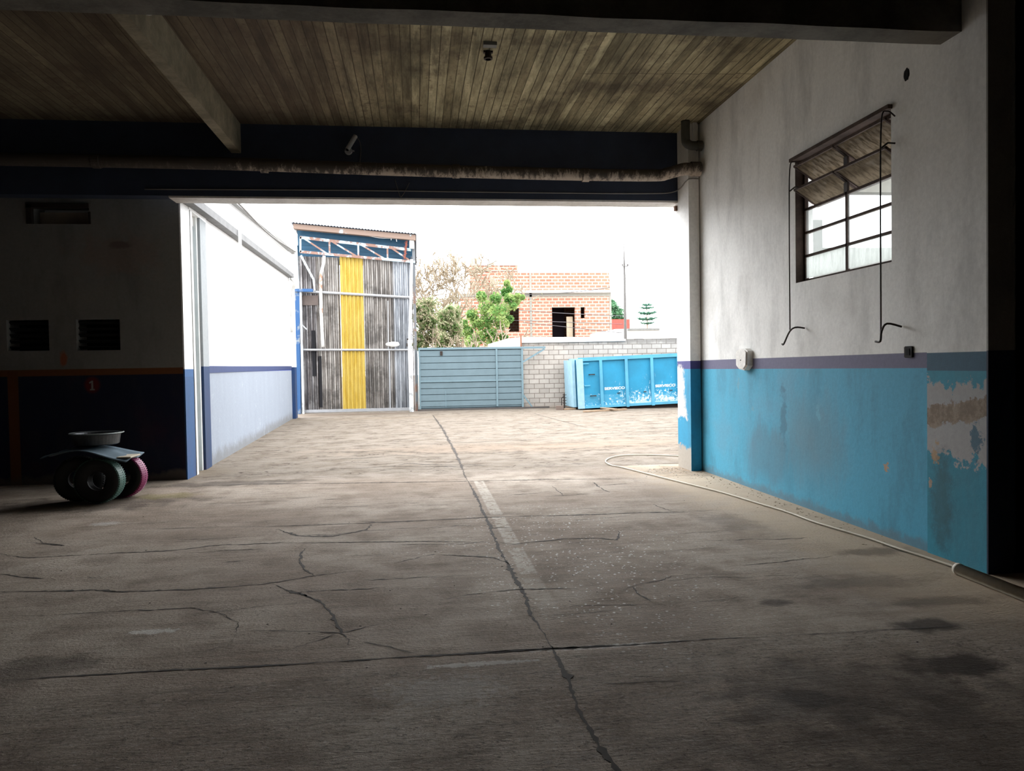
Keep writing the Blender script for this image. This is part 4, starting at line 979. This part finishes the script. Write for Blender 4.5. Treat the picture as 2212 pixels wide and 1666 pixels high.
bm = B(); tube(bm, [(xr - .10, 26.9, 0), (xr - .10, 26.9, .36), (xr - .03, 26.9, .42)], .015, 8); finish('upright', bm, DARKROD, rk)
for k in range(5): bm = B(); bar(bm, (xr - .06, 26.9, .08 + k * .1), (xr + .08, 26.9, .08 + k * .1), .02); finish('shelf_pin', bm, DARKROD, rk)

# ------------------------------------------------------------------ brick house beyond
YH = 48.0
m_, c_ = brick_mat('salmon_hollow_brick', (.32, .13, .085), (.39, .18, .125), (.44, .36, .29), .40, .20, .035, vary=.16)
BRICK = m_.col(c_)
RENDER = plain('pale_house_render', (.80, .79, .76), .85, var=.08); HGREY = plain('house_beam_concrete', (.26, .25, .22), .9, var=.15)
house = thing('brick_house', 'unfinished salmon brick house with open window holes beyond the yard', 'house', (9, YH, 0))
HX = lambda px: at(px, 650, YH).x
HZ = lambda py, px=1230: at(px, py, YH).z
x0h, x1h = HX(1080), HX(1320)
holes = [(HX(1098), HX(1121), HZ(717, 1110), HZ(665, 1110)), (HX(1192), HX(1242), HZ(729), HZ(664)), (HX(1254), HX(1263), HZ(688), HZ(664))]
bm = B(); holed(bm, x0h - 2.5, x1h, 0, HZ(641), holes, lambda a, b, c, d: box(bm, a, b, YH, YH + .25, c, d)); finish('wall', bm, BRICK, house)
bm = B(); box(bm, x1h - .25, x1h, YH + .25, YH + 7, 0, HZ(600)); finish('side_wall', bm, BRICK, house)
bm = B(); box(bm, x0h - 2.5, x1h, YH + 7, YH + 7.2, 0, HZ(641)); box(bm, x0h - 2.5, x0h - 2.3, YH + .25, YH + 7, 0, HZ(641)); finish('back_wall', bm, BRICK, house)
bm = B(); box(bm, x0h - 2.5, x1h, YH - .02, YH + 7, HZ(641), HZ(633)); finish('ring_beam', bm, HGREY, house)
bm = B(); box(bm, x0h - .6, x1h + .05, YH - .35, YH + 7, HZ(633), HZ(628)); finish('slab', bm, RENDER, house)
bm = B(); box(bm, HX(1060), x1h - .1, YH + .02, YH + .25, HZ(628), HZ(589)); box(bm, x1h - .3, x1h - .1, YH + .25, YH + 7, HZ(628), HZ(589)); finish('parapet', bm, BRICK, house)
bm = B(); box(bm, HX(1018), HX(1122), YH + .6, YH + 4, HZ(640), HZ(571, 1070)); finish('upper_room', bm, BRICK, house)
bm = B(); box(bm, HX(1016), HX(1124), YH + .5, YH + 4.1, HZ(571, 1070), HZ(569, 1070)); finish('upper_roof', bm, RENDER, house)
for a, b in ((1144, 1149),): bm = B(); box(bm, HX(a), HX(b), YH - .02, YH + .1, 0, HZ(589)); finish('column', bm, HGREY, house)
bm = B(); box(bm, x1h - .12, x1h + .01, YH - .03, YH + .1, 0, HZ(641)); finish('column', bm, HGREY, house)
bm = B(); box(bm, HX(1230), HX(1243.5), YH + 1.0, YH + 1.15, 0, HZ(682)); finish('inner_partition', bm, plain('pale_partition', (.9, .74, .55), .9), house)
for a in (holes[1], holes[0], holes[2]):
    bm = B(); box(bm, a[0] - .12, a[1] + .12, YH - .01, YH + .2, a[3], a[3] + .1); finish('lintel', bm, BRICK, house)
bm = B(); box(bm, HX(1192), HX(1244), YH + 4, YH + 4.1, 3.0, HZ(641)); finish('inner_wall', bm, plain('dark_inner_wall', (.05, .035, .045), .9), house)
# tank / cap on the left of the house roof
bm = B(); p = at(1022, 562, YH + 1); box(bm, p.x - .15, p.x + .25, YH + .9, YH + 1.3, p.z - .3, p.z + .1); finish('chimney_cap', bm, HGREY, house)

# low white and red buildings on the right
bm = B(); a, b = at(1322, 690, 55), at(1352, 712, 55); box(bm, a.x, b.x + .3, 55, 60, 0, a.z); o = finish('red_roofed_shed', bm, plain('red_paint', (.62, .10, .08), .8)); tag(o, 'red building right of the brick house beyond the wall', 'building')
bm = B(); a, b = at(1330, 711, 40), at(1560, 725, 40); box(bm, a.x, b.x, 40, 46, 0, a.z); o = finish('white_building', bm, RENDER); tag(o, 'low white building right of the utility pole beyond the wall', 'building')
wb = o; bm = B(); a2, b2 = at(1356, 711, 39.9), at(1425, 714, 39.9); box(bm, a2.x, b2.x, 39.9, 40.0, a.z - .09, a.z + .02); finish('parapet_cap_strip', bm, plain('grey_cap', (.20, .20, .19), .9, var=.5, scale=6), wb)  # grey cap strip along the top edge
bm = B(); P = [at(1060, 742, 31), at(1095, 732, 31), at(1128, 728, 31), at(1128, 750, 31), at(1050, 750, 31)]; P = [Vector((p.x, 31, p.z)) for p in P]; P[-1].z = P[-2].z = 0
prism(bm, P, (0, 1.2, 0)); o = finish('white_shed', bm, RENDER); tag(o, 'low white shed roof showing above the right half of the gate', 'shed')

# ------------------------------------------------------------------ pole and lines
up_ = thing('utility_pole', 'slender concrete utility pole right of the brick house', 'utility pole', (at(1349, 700, 38).x, 38, 0))
px_ = at(1349, 600, 38).x; POLEM = plain('pole_concrete', (.13, .125, .12), .9, var=.15)
bm = B(); tube(bm, [(px_, 38, 0), (px_ + .01, 38, 3), (px_, 38, at(1349, 572, 38).z), (px_ - .01, 38, at(1349, 527, 38).z)], [.09, .075, .05, .02], 10); finish('pole', bm, POLEM, up_, smooth=True)
zc_ = at(1349, 576, 38).z
bm = B(); bar(bm, (px_ - .12, 37.9, zc_), (px_ + .16, 37.9, zc_), .04); xa = finish('crossarm', bm, POLEM, up_)
for dx in (-.12, .15): bm = B(); lathe(bm, [(0, 0), (.03, 0), (.035, .06), (.02, .1), (0, .12)], (px_ + dx, 37.9, zc_ + .02), 10); finish('insulator', bm, DARKROD, xa)
WIRE = plain('black_power_line', (.05, .045, .05), .6)
for i, (pts, Y0, lab) in enumerate((([(905, 588), (1000, 588), (1122, 586)], (42, 48.6), 'highest dark power line crossing the bare tree'), ([(975, 643), (1110, 638), (1230, 632), (1320, 621), (1345, 617)], (46, 38), 'dark power line rising across the brick house slab'), ([(1120, 670), (1200, 676), (1322, 682), (1345, 683)], (47, 38), 'power line crossing the brick house above its door hole'),
                                   ([(1105, 692), (1220, 696), (1330, 700), (1345, 700)], (47, 38), 'power line crossing the brick house door hole'), ([(1130, 697), (1200, 704), (1310, 716), (1345, 719)], (47, 38), 'lowest thin power line over the brick house'))):
    bm = B(); tube(bm, smoothpath([at(x, y, Y0[0] + (Y0[1] - Y0[0]) * (x - pts[0][0]) / (pts[-1][0] - pts[0][0])) for x, y in pts], 5), .016, 5); o = finish('power_line', bm, WIRE); tag(o, lab, 'power line', 'power lines in front of the brick house')

# ------------------------------------------------------------------ trees
def grow(bm, p, d, L, r, depth, rnd, tips, spread=.6, seg=5, up=.12):
    n = 4; pts = [p]; rad = [max(r, .021)]
    for k in range(n):
        d = (d + Vector((rnd.gauss(0, .16), rnd.gauss(0, .16), rnd.gauss(0, .12) + up * .3))).normalized()
        pts.append(pts[-1] + d * (L / n)); rad.append(max(.021, r * (1 - .45 * (k + 1) / n)))
    tube(bm, pts, rad, seg, False)
    if depth == 0: tips.append((pts[-1], d)); return
    for k in range(rnd.choice((2, 3, 3))):
        a = Vector((rnd.gauss(0, 1), rnd.gauss(0, 1), rnd.gauss(0, .6) + up)).normalized()
        i = rnd.choice((2, 3, 4, 4)); grow(bm, pts[i], (d + a * spread).normalized(), L * rnd.uniform(.6, .85), rad[i] * .72, depth - 1, rnd, tips, spread, max(4, seg - 1), up)
def leaves(bm, cs, n, size, rnd, flat=.3):
    for c, rad in cs:
        for k in range(n):
            o = Vector((rnd.gauss(0, 1), rnd.gauss(0, 1), rnd.gauss(0, .8))); o = o.normalized() * rad * rnd.random() ** .4
            p = c + o; a = Vector((rnd.gauss(0, 1), rnd.gauss(0, 1), rnd.gauss(0, 1))).normalized(); b = a.orthogonal().normalized(); s = size * rnd.uniform(.6, 1.3)
            vs = [bm.verts.new(p + a * s), bm.verts.new(p + b * s * .5), bm.verts.new(p - a * s), bm.verts.new(p - b * s * .5)]; bm.faces.new(vs)
def leafm(name, c0, c1, sc=2.0):
    m = M(name, .7, spec=.2); a = m.noise(sc, 4); c = m.mix(m.sm(a, .38, .62), c0, c1); m.put(m.bsdf.inputs['Base Color'], c)
    tl_ = m.node('ShaderNodeBsdfTranslucent'); m.put(tl_.inputs[0], c); mx = m.node('ShaderNodeMixShader'); mx.inputs[0].default_value = .35
    m.nt.links.new(m.bsdf.outputs[0], mx.inputs[1]); m.nt.links.new(tl_.outputs[0], mx.inputs[2]); m.nt.links.new(mx.outputs[0], m.nt.nodes['Material Output'].inputs[0]); return m.mat
BARK = plain('pale_bark', (.33, .27, .20), .9, var=.25)
rt = random.Random(21)
bt = thing('bare_tree', 'tall bare branching tree in front of the brick house, left side', 'tree', (at(985, 740, 38.5).x, 38.5, 0))
bm = B(); tips = []; base = Vector((at(985, 740, 38.5).x, 38.5, 0))
grow(bm, base, Vector((-.02, 0, 1)), 3.2, .16, 0, rt, tips)
tp = tips[0][0]
for d in ((-.9, .1, .75), (.1, -.2, 1), (.85, .2, .6), (1.2, 0, .35), (-.5, .4, 1), (-1.2, -.3, .35), (.4, .2, .9), (-.7, .1, .5)): grow(bm, tp, Vector(d).normalized(), 1.6, .08, 5, rt, tips, .72)
finish('branches', bm, BARK, bt, smooth=True)
bm = B(); leaves(bm, [(p, .35) for p, d in tips[::5]], 4, .04, rt); finish('sparse_leaves', bm, leafm('buff_seed_leaves', (.42, .36, .24), (.30, .32, .16)), bt)
gt_ = thing('leafy_tree', 'bright green leafy tree left of the brick house windows', 'tree', (at(1045, 740, 36.2).x, 36.2, 0))
bm = B(); tips = []; base = Vector((at(1040, 740, 36.2).x, 36.2, 0)); grow(bm, base, Vector((0, 0, 1)), 2.3, .10, 0, rt, tips)
tp = tips[0][0]
for d in ((.6, 0, .5), (-.5, .2, .5), (.1, -.3, .9)): grow(bm, tp, Vector(d).normalized(), .9, .05, 2, rt, tips, .7)
finish('trunk', bm, BARK, gt_, smooth=True)
cs = []
for (px, py, r) in ((1010, 720, .32), (1030, 700, .42), (1060, 690, .48), (1085, 668, .40), (1050, 665, .42), (1100, 645, .26), (1115, 652, .20), (1070, 645, .30), (1092, 632, .22), (1020, 680, .30), (1085, 700, .34), (1060, 720, .35), (1000, 700, .25), (1088, 728, .22), (1100, 625, .16), (1035, 728, .34), (1118, 640, .14), (1100, 690, .2), (1040, 640, .25), (1075, 675, .45), (1045, 700, .4), (1062, 740, .35), (1020, 740, .35), (1108, 662, .2), (1128, 643, .12), (1095, 612, .14)):
    p = at(px, py, 36.2 + rt.uniform(-.5, .5)); cs.append((p, r))
bm = B(); leaves(bm, cs, 260, .085, rt); finish('foliage', bm, leafm('fresh_green_leaves', (.09, .22, .05), (.34, .44, .15), 2.0), gt_)
for j, (cl_, x0_, x1_, y0_, y1_, Yb, nm, lab, c0, c1, nn) in enumerate(((0, 898, 940, 655, 748, 33, 'hedge_shrub', 'dappled olive shrub right beside the shed post', (.07, .13, .03), (.46, .40, .27), 36),
      (0, 948, 990, 665, 748, 34.6, 'hedge_shrub', 'green and buff shrub between the shed shrub and leafy tree', (.08, .16, .035), (.46, .42, .28), 36),
      (0, 900, 985, 640, 700, 42.5, 'creeper_thicket', 'pale dry creeper thicket hanging behind the olive shrubs', (.22, .18, .12), (.34, .29,   .22), 40))):
    cs = [(at(rt.uniform(x0_, x1_), rt.uniform(y0_, y1_), Yb + rt.uniform(-.4, .4)), rt.uniform(.2, .4)) for k in range(nn)]
    sh = thing(nm, lab, 'shrub', (at((x0_ + x1_) / 2, 740, Yb).x, Yb, 0))
    bm = B(); leaves(bm, cs, 150 if j < 2 else 50, .075 if j < 2 else .07, rt); finish('foliage', bm, leafm('shrub_leaves_%s' % 'abc'[j], c0, c1, 5.0), sh)
    bm = B(); tips = []; bx = (at(x0_, 740, Yb).x + at(x1_, 740, Yb).x) / 2
    grow(bm, Vector((bx, Yb, 0)), Vector((0, 0, 1)), 2.0 if j < 2 else 2.9, .07, 0, rt, tips)
    for d in ((.7, 0, .7), (-.7, 0, .7), (0, 0, 1), (.3, .3, .8), (-.3, .2, .9)): grow(bm, tips[0][0], Vector(d).normalized(), .7 if j < 2 else 1.0, .035, 2, rt, tips, .7)
    finish('stems', bm, BARK, sh, smooth=True)
# conifer and dark tree
cf = thing('conifer', 'small distant tiered conifer against the white sky', 'tree', (at(1398, 710, 60).x, 60, 0))
cx = at(1398, 690, 60).x; z0c, z1c = at(1398, 712, 60).z, at(1398, 660, 60).z
CONI = leafm('conifer_green', (.06, .17, .12), (.12, .26, .18))
bm = B(); tube(bm, [(cx, 60, 0), (cx, 60, z1c)], [.12, .03], 6); finish('trunk', bm, BARK, cf)
bm = B()
for t_, w_ in ((.98, .3), (.86, .42), (.66, .62), (.62, .5), (.42, .68), (.38, .55), (.22, .4)):
    z_ = z0c + (z1c - z0c) * t_
    for k in range(9):
        a = 6.283 * k / 9 + t_ * 5; e = Vector((cx + w_ * 1.25 * math.cos(a), 60 + w_ * 1.25 * math.sin(a), z_ + .12)); tube(bm, [(cx, 60, z_), e], [.03, .015], 4)
        leaves(bm, [(Vector((cx, 60, z_)).lerp(e, f), .1) for f in (.45, .65, .85, 1)], 7, .07, rt)
finish('boughs', bm, CONI, cf)
dt = thing('dark_tree', 'dark green rounded tree behind the right edge of the brick house', 'tree', (at(1334, 700, 62).x, 62, 0))
bm = B(); tube(bm, [(at(1334, 700, 62).x, 62, 0), (at(1334, 700, 62).x, 62, 4)], [.2, .12], 8); finish('trunk', bm, BARK, dt)
bm = B(); leaves(bm, [(at(px, py, 62 + rt.uniform(-.3, .3)), r) for px, py, r in ((1325, 662, .4), (1334, 672, .5), (1341, 684, .45), (1328, 680, .6), (1322, 654, .25), (1336, 692, .5), (1326, 694, .5))], 260, .12, rt); finish('foliage', bm, leafm('dark_green_leaves', (.05, .15, .07), (.12, .27, .14)), dt)

# ------------------------------------------------------------------ neighbour seen through the right window
nb = thing('neighbour_building', 'pale rendered neighbour wall with a wide gap seen through the steel window', 'building', (10, 16, 0))
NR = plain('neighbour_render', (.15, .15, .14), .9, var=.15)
zp = at(1850, 535, 16).z; zc1 = at(1750, 475, 16).z; xc = at(1776, 500, 16).x
bm = B(); box(bm, 6.2, 18, 16, 16.2, 0, zp); finish('parapet', bm, NR, nb)
bm = B(); box(bm, 6.2, xc, 15.98, 16.3, 0, zc1); finish('stair_block', bm, NR, nb)
zl = at(1870, 415, 16).z; bm = B(); box(bm, at(1800, 415, 16).x, 18, 16.0, 16.3, zl, zl + .55); finish('eave', bm, plain('beige_eave', (.12, .108, .09), .9), nb)
bm = B(); box(bm, 14.5, 14.8, 15.9, 16.2, 0, zl); finish('column', bm, NR, nb)
